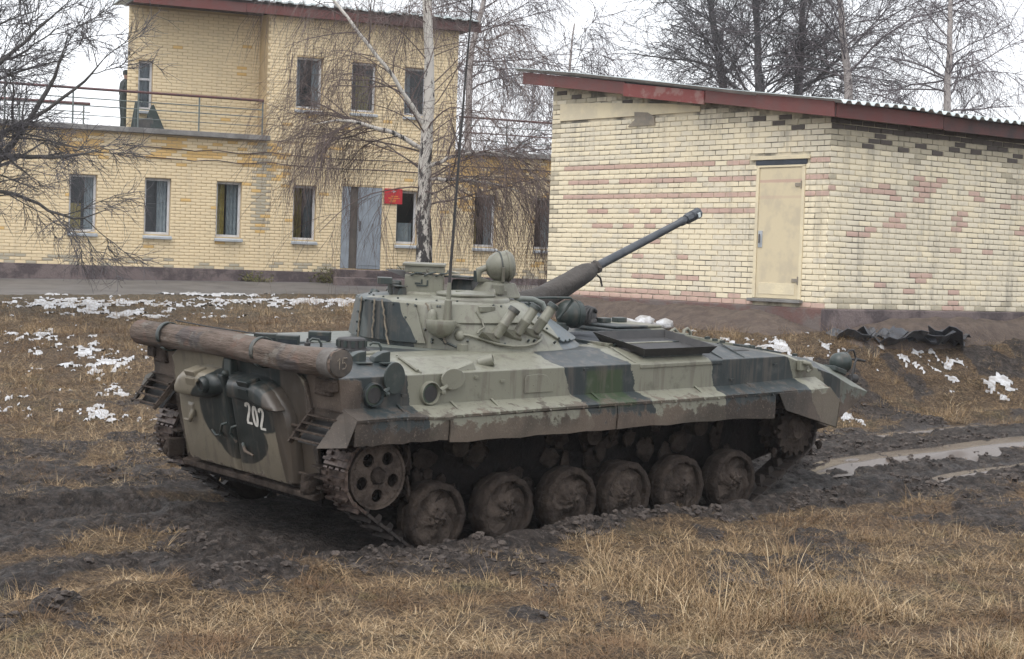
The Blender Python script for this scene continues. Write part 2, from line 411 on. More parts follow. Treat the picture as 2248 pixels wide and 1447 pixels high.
def scatter(name, pts, rot, scl, kinds, meshes, coll_name, mat):
    """one object: points carrying instances of the tufts through geometry nodes"""
    c = bpy.data.collections.new(coll_name)
    for i, me in enumerate(meshes): c.objects.link(bpy.data.objects.new('%s_%d' % (coll_name, i), me))
    me = bpy.data.meshes.new(name); me.vertices.add(len(pts)); me.vertices.foreach_set('co', np.asarray(pts, dtype=np.float32).ravel())
    for nm, ty, v in (('rz', 'FLOAT', rot), ('sc', 'FLOAT', scl), ('kind', 'INT', kinds)):
        a = me.attributes.new(nm, ty, 'POINT'); a.data.foreach_set('value', np.asarray(v, dtype=np.int32 if ty == 'INT' else np.float32))
    o = bpy.data.objects.new(name, me); COL.objects.link(o)
    g = bpy.data.node_groups.new(name + '_nodes', 'GeometryNodeTree')
    g.interface.new_socket('Geometry', in_out='INPUT', socket_type='NodeSocketGeometry'); g.interface.new_socket('Geometry', in_out='OUTPUT', socket_type='NodeSocketGeometry')
    gi = g.nodes.new('NodeGroupInput'); go = g.nodes.new('NodeGroupOutput')
    ip = g.nodes.new('GeometryNodeInstanceOnPoints'); ci = g.nodes.new('GeometryNodeCollectionInfo')
    ci.inputs['Collection'].default_value = c; ci.inputs['Separate Children'].default_value = True; ci.inputs['Reset Children'].default_value = True
    def na(nm, ty):
        x = g.nodes.new('GeometryNodeInputNamedAttribute'); x.data_type = ty; x.inputs['Name'].default_value = nm; return x.outputs['Attribute']
    cx = g.nodes.new('ShaderNodeCombineXYZ'); g.links.new(na('rz', 'FLOAT'), cx.inputs[2])
    g.links.new(gi.outputs[0], ip.inputs['Points']); g.links.new(ci.outputs[0], ip.inputs['Instance'])
    ip.inputs['Pick Instance'].default_value = True; g.links.new(na('kind', 'INT'), ip.inputs['Instance Index'])
    g.links.new(cx.outputs[0], ip.inputs['Rotation']); g.links.new(na('sc', 'FLOAT'), ip.inputs['Scale'])
    g.links.new(ip.outputs[0], go.inputs[0])
    md = o.modifiers.new('scatter', 'NODES'); md.node_group = g
    tag(o, kind='stuff'); return o
def build_grass():
    P = []; 
    for y0, y1, dens in ((8.2, 11, 105), (11, 14, 85), (14, 18, 56), (18, 24, 38), (24, 31, 25), (31, 39, 15)):
        a = (.37 * (y1 * y1 - y0 * y0)); n = int(a * dens)
        y = np.sqrt(RNG.uniform(y0 * y0, y1 * y1, n)); x = RNG.uniform(-.37, .37, n) * y
        P.append(np.stack([x, y], -1))
    P = np.concatenate(P); x, y = P[:, 0], P[:, 1]
    cl = fbm(x * .9, y * .9, 4, 301); mud = mud_mask(x, y)
    pr = sstep(.14, .36, cl) * (1 - .96 * sstep(.25, .7, mud) * np.where(np.abs(to_v(x, y)[1] + .2) < 1.9, 1, .30)) * np.where(snow_mask(x, y) > .06, .5, 1)
    xv, yv = to_v(x, y)
    pr = np.where((np.abs(yv) < 1.75) & (xv > -.4) & (xv < 6.9), 0, pr)
    q = (x - 4.711) * -.610 + (y - 26.40) * .792; w_ = (x - 4.711) * .792 + (y - 26.40) * .610
    pr = np.where((q > -.3) & (w_ > -.3), 0, pr)
    pr = np.where(y > 36.9 + .42 * x, 0, pr)
    k = RNG.uniform(size=len(x)) < pr; x, y, mud = x[k], y[k], mud[k]
    z = ground_z(x, y); n = len(x)
    tall = sstep(.52, .70, fbm(x * .6 + 9, y * .6, 3, 333)) * (1 - sstep(-3.6, -2.6, to_v(x, y)[1]) * (y < 22))
    kinds = np.where(RNG.uniform(size=n) < .05 + .34 * tall, RNG.integers(5, 8, n), RNG.integers(0, 5, n)); kinds = np.where(RNG.uniform(size=n) < .30, RNG.integers(8, 12, n), kinds)
    sc = RNG.uniform(.65, 1.25, n) * (.75 + .45 * tall * sstep(24, 15, y)) * (1 - .4 * mud) * (1 + .012 * (y - 10))
    tu = [tuft_mesh('flat_tuft', 48, .20, .10, .30, .0046, 1.30, 400 + i, M_GRASS) for i in range(5)] + [tuft_mesh('high_tuft', 44, .15, .12, .30, .0042, .80, 500 + i, M_GRASS) for i in range(3)] + [tuft_mesh('litter_tuft', 60, .30, .05, .16, .0050, 1.60, 600 + i, M_GRASS) for i in range(4)]
    scatter('dry_grass', np.stack([x, y, z], -1), RNG.uniform(0, 6.28, n), sc, kinds, tu, 'grass_tufts', M_GRASS)
    print('grass tufts', n)
# clods of turned earth lying on the mud
def build_clods():
    n0 = 60000; y = np.sqrt(RNG.uniform(9 ** 2, 25 ** 2, n0)); x = RNG.uniform(-.36, .36, n0) * y
    xv, yv = to_v(x, y); m = mud_mask(x, y)
    band = np.exp(-((yv + 1.85) / .35) ** 2) + .7 * np.exp(-((yv - 1.6) / .4) ** 2) + .5 * np.exp(-(yv / .5) ** 2)
    pk = np.clip(band + .12, 0, 1) * sstep(.42, .56, fbm(x * 1.4, y * 1.4, 3, 401))
    k = (m > .5) & ~((np.abs(yv) < 1.5) & (xv > -.4) & (xv < 6.6)) & (RNG.uniform(size=n0) < pk)
    x, y = x[k], y[k]; z = ground_z(x, y); me = []
    mt = pmat('clod_earth', (.075, .060, .051), (.028, .021, .018), 12, .85, .6, 60, bdist=.01)
    for i in range(5):
        bm = bmesh.new(); bmesh.ops.create_icosphere(bm, subdivisions=2, radius=.05)
        rr = np.random.default_rng(i)
        for v in bm.verts: v.co = v.co * rr.uniform(.6, 1.25) * 1.0; v.co.z *= .7
        q = bpy.data.meshes.new('clod'); bm.to_mesh(q); bm.free(); q.materials.append(mt); me.append(q)
    n = len(x); scatter('mud_clods', np.stack([x, y, z], -1), RNG.uniform(0, 6.28, n), RNG.uniform(.3, .95, n) ** 2.2, RNG.integers(0, 5, n), me, 'clod_kinds', mt)
build_snow(); build_grass(); build_clods()

# ------------------------------------------------------------------ brickwork
def painted_brick(name, c, worn, amount, streak=0.0):
    m, b, N = start(name)
    oi = N.n('ShaderNodeNewGeometry').outputs['Random Per Island']
    n1 = N.noise(1.1, 5, .65); n2 = N.noise(14, 4, .7)
    col = N.mix(N.remap(n2, .5, .78, 0, amount), c, worn)
    col = N.mix(N.remap(n1, .50, .78, 0, .55), col, tuple(x * .72 for x in c))
    col = N.mix(.35, col, N.mix(oi, tuple(x * .86 for x in c), tuple(min(.9, x * 1.05) for x in c)), 'MIX')
    if streak:        # rain-washed dirt runs and blotches on the old paint
        run = N.noise(1, 5, .65, co=N.scaled((4.2, 4.2, .55))); blot = N.noise(2.3, 6, .7)
        col = N.mix(N.remap(run, .50, .72, 0, streak), col, (.25, .235, .20)); col = N.mix(N.remap(blot, .56, .70, 0, streak * .9), col, (.36, .33, .27))
    N.link(col, b.inputs['Base Color']); b.inputs['Roughness'].default_value = .85; b.inputs['Specular IOR Level'].default_value = .2
    N.bump(n2, .35, .01, b); return m
def brick_box(mat):
    V = [(sx, d, sz) for d in (0, 1) for sx in (-.5, .5) for sz in (-.5, .5)]   # y=0 back, y=1 face
    b = .012
    V += [(sx * (1 - .05), 1.0, sz * (1 - .16)) for sx in (-.5, .5) for sz in (-.5, .5)]
    for i in range(4, 8): V[i] = (V[i][0], .86, V[i][2])
    F = [(0, 2, 6, 4), (2, 3, 7, 6), (3, 1, 5, 7), (1, 0, 4, 5), (4, 6, 10, 8), (6, 7, 11, 10), (7, 5, 9, 11), (5, 4, 8, 9), (8, 10, 11, 9)]
    return V, F
def lay_bricks(parent, org, ud, nrm, spans, z0, z1, top, holes, L, H, J, depth, kind_of, mats, name_rest, nmax=300, seed=1, bond=.5):
    """spans: (u0,u1); rows of bricks proud of the wall; nearest nmax are objects, the rest one joined part"""
    rr = random.Random(seed); org = Vector(org); ud = Vector(ud); nrm = Vector(nrm); out = []
    row = 0; z = z0
    while z + H <= z1 + 1e-6:
        segs = [spans]
        for (a, b, c, d) in holes:
            if z + H > c + .01 and z < d - .01:
                ns = []
                for s0, s1 in segs:
                    if b <= s0 or a >= s1: ns.append((s0, s1)); continue
                    if a > s0: ns.append((s0, a))
                    if b < s1: ns.append((b, s1))
                segs = ns
        off = (row % 2) * bond * (L + J)
        for s0, s1 in segs:
            u = math.floor((s0 - off) / (L + J)) * (L + J) + off
            while u < s1:
                a = max(u, s0); b = min(u + L, s1)
                if b - a > .05 and z + H < min(top((a)), top(b)) :
                    out.append(((a + b) / 2, z + H / 2 + rr.uniform(-.05, .05) * J * 3, (b - a) * rr.uniform(.955, 1.02), kind_of((a + b) / 2, z + H / 2, rr)))
                u += L + J
        z += H + J; row += 1
    out = [q for q in out if q[3] is not None]
    pos = lambda q: org + ud * q[0] + Vector((0, 0, q[1]))
    camp = Vector((0, 0, CAM_Z))
    out.sort(key=lambda q: (pos(q) - camp).length / math.sqrt(q[2]))
    V0, F0 = brick_box(None); unit = {}
    X = ud; Y = nrm; Z = Vector((0, 0, 1))
    B = np.array([[X.x, Y.x, Z.x], [X.y, Y.y, Z.y], [X.z, Y.z, Z.z]])
    base = Matrix(((X.x, Y.x, 0, 0), (X.y, Y.y, 0, 0), (X.z, Y.z, 1, 0), (0, 0, 0, 1)))
    for q in out[:nmax]:
        k = q[3]
        if k not in unit:
            me = bpy.data.meshes.new('brick'); me.from_pydata(V0, [], F0); me.materials.append(mats[k]); unit[k] = me
        o = bpy.data.objects.new('brick', unit[k]); COL.objects.link(o); o.parent = parent
        o.matrix_parent_inverse = parent.matrix_world.inverted() if False else Matrix.Identity(4)
        d = depth * rr.uniform(.86, 1.08)
        o.matrix_local = Matrix.Translation(pos(q) - parent.location) @ base @ Matrix.Diagonal((q[2], d, H, 1))
    rest = out[nmax:]
    if rest:
        A = np.array(V0); n = len(A); VV = []; FF = []; MI = []
        for i, q in enumerate(rest):
            d = depth * rr.uniform(.86, 1.08)
            P = (A * np.array([q[2], d, H])) @ B.T + np.array(pos(q) - parent.location)
            VV.append(P); FF.append(np.array(F0) + i * n); MI += [q[3]] * len(F0)
        o = np_mesh(name_rest, np.concatenate(VV), np.concatenate(FF), mats, parent)
        o.data.polygons.foreach_set('material_index', MI); o['kind'] = 'stuff'
def wall_cells(mb, org, ud, nrm, u0, u1, z0, z1, holes, rev):
    """front face with openings and their reveals (rev deep, going in)"""
    us = sorted(set([u0, u1] + [h for a in holes for h in a[:2] if u0 < h < u1])); zs = sorted(set([z0, z1] + [h for a in holes for h in a[2:] if z0 < h < z1]))
    org = Vector(org); ud = Vector(ud); nrm = Vector(nrm)
    P = lambda u, z, d=0: org + ud * u + Vector((0, 0, z)) - nrm * d
    for i in range(len(us) - 1):
        for j in range(len(zs) - 1):
            uc = (us[i] + us[i + 1]) / 2; zc = (zs[j] + zs[j + 1]) / 2
            if any(a < uc < b and c < zc < d for a, b, c, d in holes): continue
            mb.add([P(us[i], zs[j]), P(us[i + 1], zs[j]), P(us[i + 1], zs[j + 1]), P(us[i], zs[j + 1])], [(0, 1, 2, 3)])
    for a, b, c, d in holes:
        for (p, q) in (((a, c), (b, c)), ((b, c), (b, d)), ((b, d), (a, d)), ((a, d), (a, c))):
            mb.add([P(*p), P(*q), P(*q, rev), P(*p, rev)], [(0, 1, 2, 3)])

# ------------------------------------------------------------------ shared building materials
M_MORTAR_S = pmat('shed_mortar', (.60, .535, .40), (.15, .14, .115), 1.6, .95, .5, 30, lo=.40, hi=.62)
M_MORTAR_B = pmat('pale_mortar', (.60, .465, .275), (.46, .355, .22), 1.5, .95, .3, 30)
YEL = painted_brick('cream_painted_brick', (.80, .715, .53), (.66, .59, .46), .6, 0.35)
PALE = painted_brick('faded_painted_brick', (.73, .665, .52), (.58, .535, .45), .7, 0.5)
REDB = painted_brick('reddish_bare_brick', (.56, .40, .335), (.68, .56, .42), .85, 0.4)
GREYB = painted_brick('grimy_brick', (.50, .45, .34), (.30, .28, .23), .8, 0.5)
DARKB = painted_brick('near_black_brick', (.12, .105, .095), (.06, .055, .055), .8)  # darkest brick, laid in the top courses only
BAR = painted_brick('ochre_painted_brick', (.78, .645, .425), (.72, .60, .42), .5, 0.14)
BAR2 = painted_brick('orange_stained_brick', (.70, .475, .20), (.66, .52, .30), .5)
BARG = painted_brick('bare_grey_brick', (.44, .40, .31), (.50, .37, .27), .6)
M_PLINTH = pmat('flaking_plinth_render', (.17, .135, .13), (.085, .068, .07), 1.8, .9, .6, 25, lo=.42, hi=.58, bdist=.03)
M_PLINTHR = pmat('rust_red_plinth', (.15, .085, .075), (.15, .125, .115), 2.5, .9, .6, 25, lo=.4, hi=.6, bdist=.02)
M_CONC = pmat('grey_concrete', (.24, .235, .225), (.15, .145, .14), 3, .9, .4, 30)
M_WHITE = pmat('white_upvc', (.62, .63, .65), (.52, .53, .55), 4, .4, .05)
M_SILL = pmat('grey_sill_metal', (.42, .45, .48), (.33, .36, .38), 4, .45, .05)
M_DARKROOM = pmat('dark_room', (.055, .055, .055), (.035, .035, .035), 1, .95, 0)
M_CURTAIN = pmat('mustard_curtain', (.42, .33, .09), (.30, .22, .06), 8, .9, .3, 20)
M_BLIND = pmat('pale_grey_curtain', (.34, .37, .40), (.25, .28, .31), 6, .9, .2, 20)
M_FASCIA = pmat('dark_red_fascia_paint', (.15, .050, .045), (.13, .06, .055), 3, .75, .3, 40)
M_FASCIA2 = pmat('bright_red_fascia_paint', (.19, .050, .045), (.24, .13, .115), 4, .75, .3, 40, lo=.5, hi=.62)
M_FASCIAD = pmat('weathered_black_board', (.07, .05, .05), (.12, .055, .05), 3, .85, .3, 40)
M_SHEET = pmat('galvanised_roof_sheet', (.60, .66, .66), (.50, .56, .57), 2.5, .4, .15, 20, metal=.35)
M_ROOFD = pmat('dark_roof_edge', (.05, .045, .045), (.09, .06, .06), 5, .8, .3)
M_RAILR = pmat('rusty_red_rail_paint', (.13, .055, .055), (.09, .06, .06), 8, .7, .1)
M_RAILG = pmat('grey_green_rail_paint', (.16, .19, .18), (.10, .12, .12), 8, .7, .1)
M_STEELDOOR = pmat('blue_grey_door_paint', (.27, .31, .35), (.22, .25, .28), 3, .55, .1, 20)
def glass_mat():
    m, t, b = nt('window_glass'); N = NB(t, None)
    g = t.nodes.new('ShaderNodeBsdfGlossy'); g.inputs['Roughness'].default_value = .03; g.inputs['Color'].default_value = (.9, .95, 1, 1)
    tr = t.nodes.new('ShaderNodeBsdfTransparent'); tr.inputs[0].default_value = (.80, .84, .84, 1)
    fr = t.nodes.new('ShaderNodeFresnel'); fr.inputs[0].default_value = 1.5
    mx = t.nodes.new('ShaderNodeMixShader'); t.links.new(fr.outputs[0], mx.inputs[0]); t.links.new(tr.outputs[0], mx.inputs[1]); t.links.new(g.outputs[0], mx.inputs[2])
    t.links.new(mx.outputs[0], t.nodes['Material Output'].inputs[0]); return m
M_GLASS = glass_mat()

# ------------------------------------------------------------------ two-storey building
BS = 1.08
BO = Vector((-3.524 * BS, 39.939 * BS, CAM_Z)); BY = R(66.6)
BU = Vector((math.sin(BY), math.cos(BY), 0)); BN = Vector((math.cos(BY), -math.sin(BY), 0))     # along the wall, outward to the camera
barracks = empty('brick_building', BO + Vector((0, 0, -.64 * BS)))
tag(barracks, 'cream brick two-storey building with terrace railings behind the weeping birch', 'building')
BREL = BO - barracks.location
def bp(u, d, z): return BREL + BU * (u * BS) - BN * d + Vector((0, 0, z * BS))      # d goes into the building
bdir = lambda: None
W_LOW = [(-6.56, -5.98), (-4.95, -4.38), (-3.37, -2.80), (-1.62, -1.08), (.84, 1.36), (2.77, 3.33), (4.33, 4.87)]
W_UP = [(-1.63, -1.02, 3.33, 4.48), (-.33, .26, 3.34, 4.46), (.94, 1.50, 3.34, 4.43)]
holes_low = [(a, b, .38, 1.60) for a, b in W_LOW] + [(-.48, .48, -.23, 1.64)]
SET = .75                                   # the left part of the upper storey stands back behind a terrace
def wallbox(mb, u0, u1, z0, z1, holes, d=0.0):
    o2 = bp(0, d, 0); wall_cells(mb, o2, BU * BS, BN, u0, u1, z0 * BS, z1 * BS, [(a, b, c * BS, e * BS) for a, b, c, e in holes], .22)
mb = MB()
UL, UR = -14.0, 8.0
wallbox(mb, UL, UR, -.34, 2.56, holes_low)
wallbox(mb, -2.30, 2.24, 2.56, 5.36, W_UP)
wallbox(mb, -5.26, -2.30, 2.56, 5.40, [(-5.02, -4.70, 3.13, 4.20)], SET)
D = 7.0
def quad(mb, pts): mb.add(pts, [(0, 1, 2, 3)])
quad(mb, [bp(-2.30, 0, 2.56), bp(-2.30, SET, 2.56), bp(-2.30, SET, 5.4), bp(-2.30, 0, 5.36)])
quad(mb, [bp(2.24, 0, 2.5), bp(2.24, D, 2.5), bp(2.24, D, 5.4), bp(2.24, 0, 5.36)])
quad(mb, [bp(-5.26, SET, 2.5), bp(-3.85, D, 2.5), bp(-3.85, D, 5.4), bp(-5.26, SET, 5.4)])
quad(mb, [bp(UL, D, -.6), bp(UR, D, -.6), bp(UR, D, 2.6), bp(UL, D, 2.6)])
quad(mb, [bp(-3.85, D, 2.5), bp(2.24, D, 2.5), bp(2.24, D, 5.4), bp(-3.85, D, 5.4)])
quad(mb, [bp(UL, 0, -.6), bp(UL, D, -.6), bp(UL, D, 2.6), bp(UL, 0, 2.6)])
quad(mb, [bp(UR, 0, -.6), bp(UR, D, -.6), bp(UR, D, 2.6), bp(UR, 0, 2.6)])
mb.build('wall', M_MORTAR_B, barracks)
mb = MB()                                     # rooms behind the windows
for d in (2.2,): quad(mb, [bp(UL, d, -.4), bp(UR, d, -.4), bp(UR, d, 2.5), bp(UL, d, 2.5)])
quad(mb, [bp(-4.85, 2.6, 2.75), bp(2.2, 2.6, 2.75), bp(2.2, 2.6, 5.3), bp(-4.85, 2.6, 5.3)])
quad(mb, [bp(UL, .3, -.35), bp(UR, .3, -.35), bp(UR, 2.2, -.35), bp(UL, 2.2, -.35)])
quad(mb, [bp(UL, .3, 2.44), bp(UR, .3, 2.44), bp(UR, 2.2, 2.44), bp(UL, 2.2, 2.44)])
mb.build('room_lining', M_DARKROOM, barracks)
BL, BH, BJ = .232, .064, .011
def b_kind(u, z, rr):
    u /= BS; z /= BS
    n = float(fbm(np.array([u * 1.3]), np.array([z * 1.3]), 3, 5)[0]); n2 = float(fbm(np.array([u * 5.]), np.array([z * 5.]), 2, 8)[0])
    w = .22 * (1 - max(0, (2.35 - z)) * .22)
    if .5 < z < 2.5 and abs(u + 2.36 + .1 * (n2 - .5)) < w: return 2 if rr.random() < .8 else 1
    if abs(u + 2.33) < .55 and 1.5 < z < 2.5 and rr.random() < .5 * (n2 + .3): return 1
    if 2.0 < z < 2.5 and n > .52 and rr.random() < .75: return 1
    if 2.2 < u and 1.0 < z < 2.4 and n > .5 and rr.random() < .6: return 1
    if z < -.12 and n2 > .55: return 2
    return 0 if rr.random() < .985 else 1
bm_ = [BAR, BAR2, BARG]
hs = lambda hl: [(a * BS, b * BS, c * BS, d * BS) for a, b, c, d in hl]
lay_bricks(barracks, BO, BU, BN, (-10.5 * BS, 7 * BS), -.335 * BS, 2.54 * BS, lambda u: 99, hs(holes_low), BL, BH, BJ, .014, b_kind, bm_, 'ground_floor_bricks', 300, 3)
lay_bricks(barracks, BO, BU, BN, (-2.30 * BS, 2.24 * BS), 2.57 * BS, 5.34 * BS, lambda u: 99, hs(W_UP), BL, BH, BJ, .014, b_kind, bm_, 'upper_floor_bricks', 0, 4)
lay_bricks(barracks, BO - BN * SET, BU, BN, (-5.26 * BS, -2.30 * BS), 2.57 * BS, 5.38 * BS, lambda u: 99, hs([(-5.02, -4.70, 3.13, 4.20)]), BL, BH, BJ, .014, b_kind, bm_, 'set_back_bricks', 0, 5)
# plinth, slabs, upper roof
def bbox(mb, u0, u1, d0, d1, z0, z1, mi=0):
    mb.hexa([bp(u0, d0, z0), bp(u1, d0, z0), bp(u1, d1, z0), bp(u0, d1, z0), bp(u0, d0, z1), bp(u1, d0, z1), bp(u1, d1, z1), bp(u0, d1, z1)], mi); return mb
mb = MB(); bbox(mb, UL, -.55, -.05, .3, -1.1, -.335); bbox(mb, .55, UR, -.05, .3, -1.1, -.335); mb.build('plinth', M_PLINTH, barracks, bevel=.01)
mb = MB(); bbox(mb, -.72, .9, -.9, .25, -1.1, -.25); bbox(mb, -.9, 1.1, -1.25, -.905, -1.1, -.42); mb.build('door_step', M_PLINTH, barracks, bevel=.02)
mb = MB(); bbox(mb, UL, -2.24, -.22, D, 2.55, 2.66); mb.build('terrace_slab', M_CONC, barracks, bevel=.01)
mb = MB(); bbox(mb, 2.245, UR, -.2, D, 2.51, 2.62); mb.build('terrace_slab', M_CONC, barracks, bevel=.01)
ur = MB(); ur.prism([bp(-5.35, -.32, 5.52), bp(2.62, -.32, 5.52), bp(2.62, D + .3, 5.52), bp(-3.7, D + .3, 5.52)], (0, 0, .055)); uroof = ur.build('upper_roof', M_ROOFD, barracks)
k = 0
for u0, u1, mt in ((-5.36, -2.9, M_FASCIA), (-2.895, -.1, M_FASCIA), (-.095, 2.66, M_FASCIAD)):
    m2 = MB(); m2.hexa([bp(u0, -.35, 5.31 + .01 * k), bp(u1, -.35, 5.31 + .01 * k), bp(u1, -.32, 5.31 + .01 * k), bp(u0, -.32, 5.31 + .01 * k), bp(u0, -.35, 5.515), bp(u1, -.35, 5.515), bp(u1, -.32, 5.515), bp(u0, -.32, 5.515)])
    m2.build('fascia_board', mt, uroof, bevel=.004); k += 1
m2 = MB(); bbox(m2, -5.3, 2.6, -.3, SET + .2, 5.40, 5.42); m2.build('soffit', M_ROOFD, uroof)
m2 = MB(); 
for i in range(59):                             # corrugated sheets end on over the fascia
    u = -5.34 + i * .134; h = .035 if i % 2 else .0
    bbox(m2, u, u + .13, -.42, 2.5, 5.571 + h * .6, 5.60 + h)
m2.build('corrugated_sheet', M_SHEET, uroof)
def window(u0, u1, z0, z1, d=0, sill=True, sash=.0, inner=None, mull=False):
    fr = MB(); t = .05
    di = d + .12
    for a, b, c, e in ((u0, u0 + t, z0, z1), (u1 - t, u1, z0, z1), (u0 + t, u1 - t, z0, z0 + t), (u0 + t, u1 - t, z1 - t, z1)): bbox(fr, a, b, di, di + .07, c, e)
    if mull: bbox(fr, u0 + t, u1 - t, di, di + .07, z0 + (z1 - z0) * .60, z0 + (z1 - z0) * .60 + .05)
    f = fr.build('window_frame', M_WHITE, barracks, bevel=.006)
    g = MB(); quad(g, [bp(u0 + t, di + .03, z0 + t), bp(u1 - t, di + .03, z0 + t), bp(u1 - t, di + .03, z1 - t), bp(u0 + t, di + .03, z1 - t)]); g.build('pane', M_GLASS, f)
    if sill:
        g = MB(); a = bp(u0 - .03, d - .09, z0 - .085); 
        g.hexa([bp(u0 - .03, d - .10, z0 - .10), bp(u1 + .03, d - .10, z0 - .10), bp(u1 + .03, d + .12, z0 - .10), bp(u0 - .03, d + .12, z0 - .10),
                bp(u0 - .03, d - .10, z0 - .05), bp(u1 + .03, d - .10, z0 - .05), bp(u1 + .03, d + .12, z0), bp(u0 - .03, d + .12, z0)])
        g.build('sill', M_SILL, f, bevel=.005)
    for (a, b, c, e, mt) in inner or ():
        g = MB(); n = 10; vs = []
        for i in range(n + 1):
            q = i / n; dd = di + .16 + .025 * math.sin(q * 22)
            vs += [bp(u0 + (u1 - u0) * (a + (b - a) * q), dd, z0 + (z1 - z0) * c), bp(u0 + (u1 - u0) * (a + (b - a) * q), dd, z0 + (z1 - z0) * e)]
        g.add(vs, [(2 * i, 2 * i + 2, 2 * i + 3, 2 * i + 1) for i in range(n)]); g.build('curtain', mt, f, smooth=60)
W_IN = [[(.04, .5, 0, .5, M_CURTAIN), (.62, .98, 0, 1, M_BLIND)], [(.55, .98, 0, 1, M_BLIND)], [(.04, .42, 0, 1, M_CURTAIN), (.5, .98, 0, 1, M_BLIND)],
        [(.04, .5, 0, 1, M_CURTAIN), (.58, .98, 0, 1, M_BLIND)], [(.1, .9, 0, .4, M_BLIND)], [(.04, .3, 0, .8, M_CURTAIN), (.62, .98, 0, 1, M_BLIND)], [(.5, .98, 0, 1, M_BLIND)]]
for (a, b), inn in zip(W_LOW, W_IN): window(a, b, .38, 1.60, 0, True, inner=inn)
for (a, b, c, e), inn in zip(W_UP, ([(.0, .25, .1, .9, M_BLIND), (.7, 1, 0, 1, M_BLIND)], [(.3, .85, .0, .75, M_CURTAIN)], [(.1, .4, 0, .9, M_BLIND)])): window(a, b, c, e, 0, True, inner=inn)
window(-5.02, -4.70, 3.13, 4.20, SET, True, inner=[(.05, .95, 0, 1, M_BLIND)], mull=True)
# steel double door: one leaf ajar beside a dark gap
leaf = MB(); bbox(leaf, -.09, .475, -.02, .03, -.225, 1.63); bbox(leaf, -.05, .43, -.03, -.021, -.15, 1.55)
lf = leaf.build('door_leaf', M_STEELDOOR, barracks, bevel=.006)
leaf = MB(); bbox(leaf, -.475, -.28, -.01, .04, -.225, 1.63); leaf.build('door_leaf', M_STEELDOOR, barracks, bevel=.006)
leaf = MB(); bbox(leaf, -.285, -.085, .06, .10, -.225, 1.63); leaf.build('door_post', pmat('brown_grey_gap_fill', (.13, .115, .10), None, 4, .8, .1), barracks)  # brown-grey panel added inside the gap to lighten it
leaf = MB(); leaf.tube([bp(-.05, -.07, .62), bp(-.05, -.07, .86)], .014, 8); leaf.build('handle', M_ROOFD, lf)
# railings: posts and rails, each its own
def railing(rails, posts, lab):
    r0 = empty('railing', bp(rails[0][0], 0, 2.66)); r0.parent = barracks; L = r0.location.copy()
    for (u0, u1, d, z, rad, mt) in rails:
        m2 = MB(); m2.tube([bp(u0, d, z) - L, bp((u0 + u1) / 2, d, z - .004) - L, bp(u1, d, z) - L], rad, 6); m2.build('rail', mt, r0)
    for (u, d, z0, z1, mt) in posts:
        m2 = MB(); m2.tube([bp(u, d, z0) - L, bp(u, d, z1) - L], .02, 6); m2.build('post', mt, r0)
    return r0
railing([(-9.5, -2.40, -.15, 3.425, .033, M_RAILR), (-9.5, -2.40, -.15, 3.22, .014, M_RAILG), (-9.5, -2.40, -.15, 3.06, .014, M_RAILG), (-9.5, -2.40, -.15, 2.86, .010, M_RAILG)],
        [(u, -.15, 2.66, 3.43, M_RAILG) for u in (-2.42, -3.84, -5.17, -6.55, -7.95, -9.3)], 'l')
railing([(-14, -5.35, 5.2, 3.50, .045, M_RAILR), (-14, -5.35, 5.2, 3.30, .014, M_RAILG), (-14, -5.35, 5.2, 3.14, .014, M_RAILG), (-14, -5.35, 5.2, 2.98, .03, M_RAILR)],
        [(u, 5.2, 2.66, 3.5, M_RAILG) for u in (-5.5, -7, -8.5, -10, -11.5)], 'b')
railing([(2.27, 7.8, -.1, 3.38, .03, M_RAILR), (2.27, 7.8, -.1, 3.20, .013, M_RAILG), (2.27, 7.8, -.1, 3.03, .018, M_RAILR), (2.27, 7.8, -.1, 2.86, .013, M_RAILG)],
        [(u, -.1, 2.62, 3.38, M_RAILG) for u in (2.3, 3.49, 4.7, 5.9, 7.1)], 'r')
# cables slung along the wall
for z0, z1 in ((2.26, 2.24), (2.04, 2.02)):
    pts = [bp(u, -.06 - .02 * math.sin(u * 3), z0 + (z1 - z0) * (u + 5.2) / 10 + .012 * math.sin(u * 2.1) + (.03 * math.sin(u * 5) if u > -4 and u < -2 else 0)) for u in np.arange(-5.4, 5.6, .25)]
    MB().tube(pts, .012, 5).build('wall_cable', M_ROOFD, barracks)
# tarmac strip along its foot
M_ROAD = pmat('wet_tarmac', (.125, .118, .115), (.085, .08, .078), 1.4, .62, .25, 60)
def road():
    us = np.arange(-22, 20.1, .5); ds = np.array([0.2, -.6, -1.6, -3, -4.4, -5.6]); V = []
    for u in us:
        for i, d in enumerate(ds):
            p = BO + BU * float(u * BS) - BN * float(d)
            z = CAM_Z + BS * (-.655 + .0145 * (u + 8)) - .047 * (-d) * (i > 0) 
            V.append((p.x, p.y, z))
    o = np_mesh('road', V, grid_faces(len(us), len(ds)), M_ROAD, smooth=True); tag(o, kind='structure')
road()

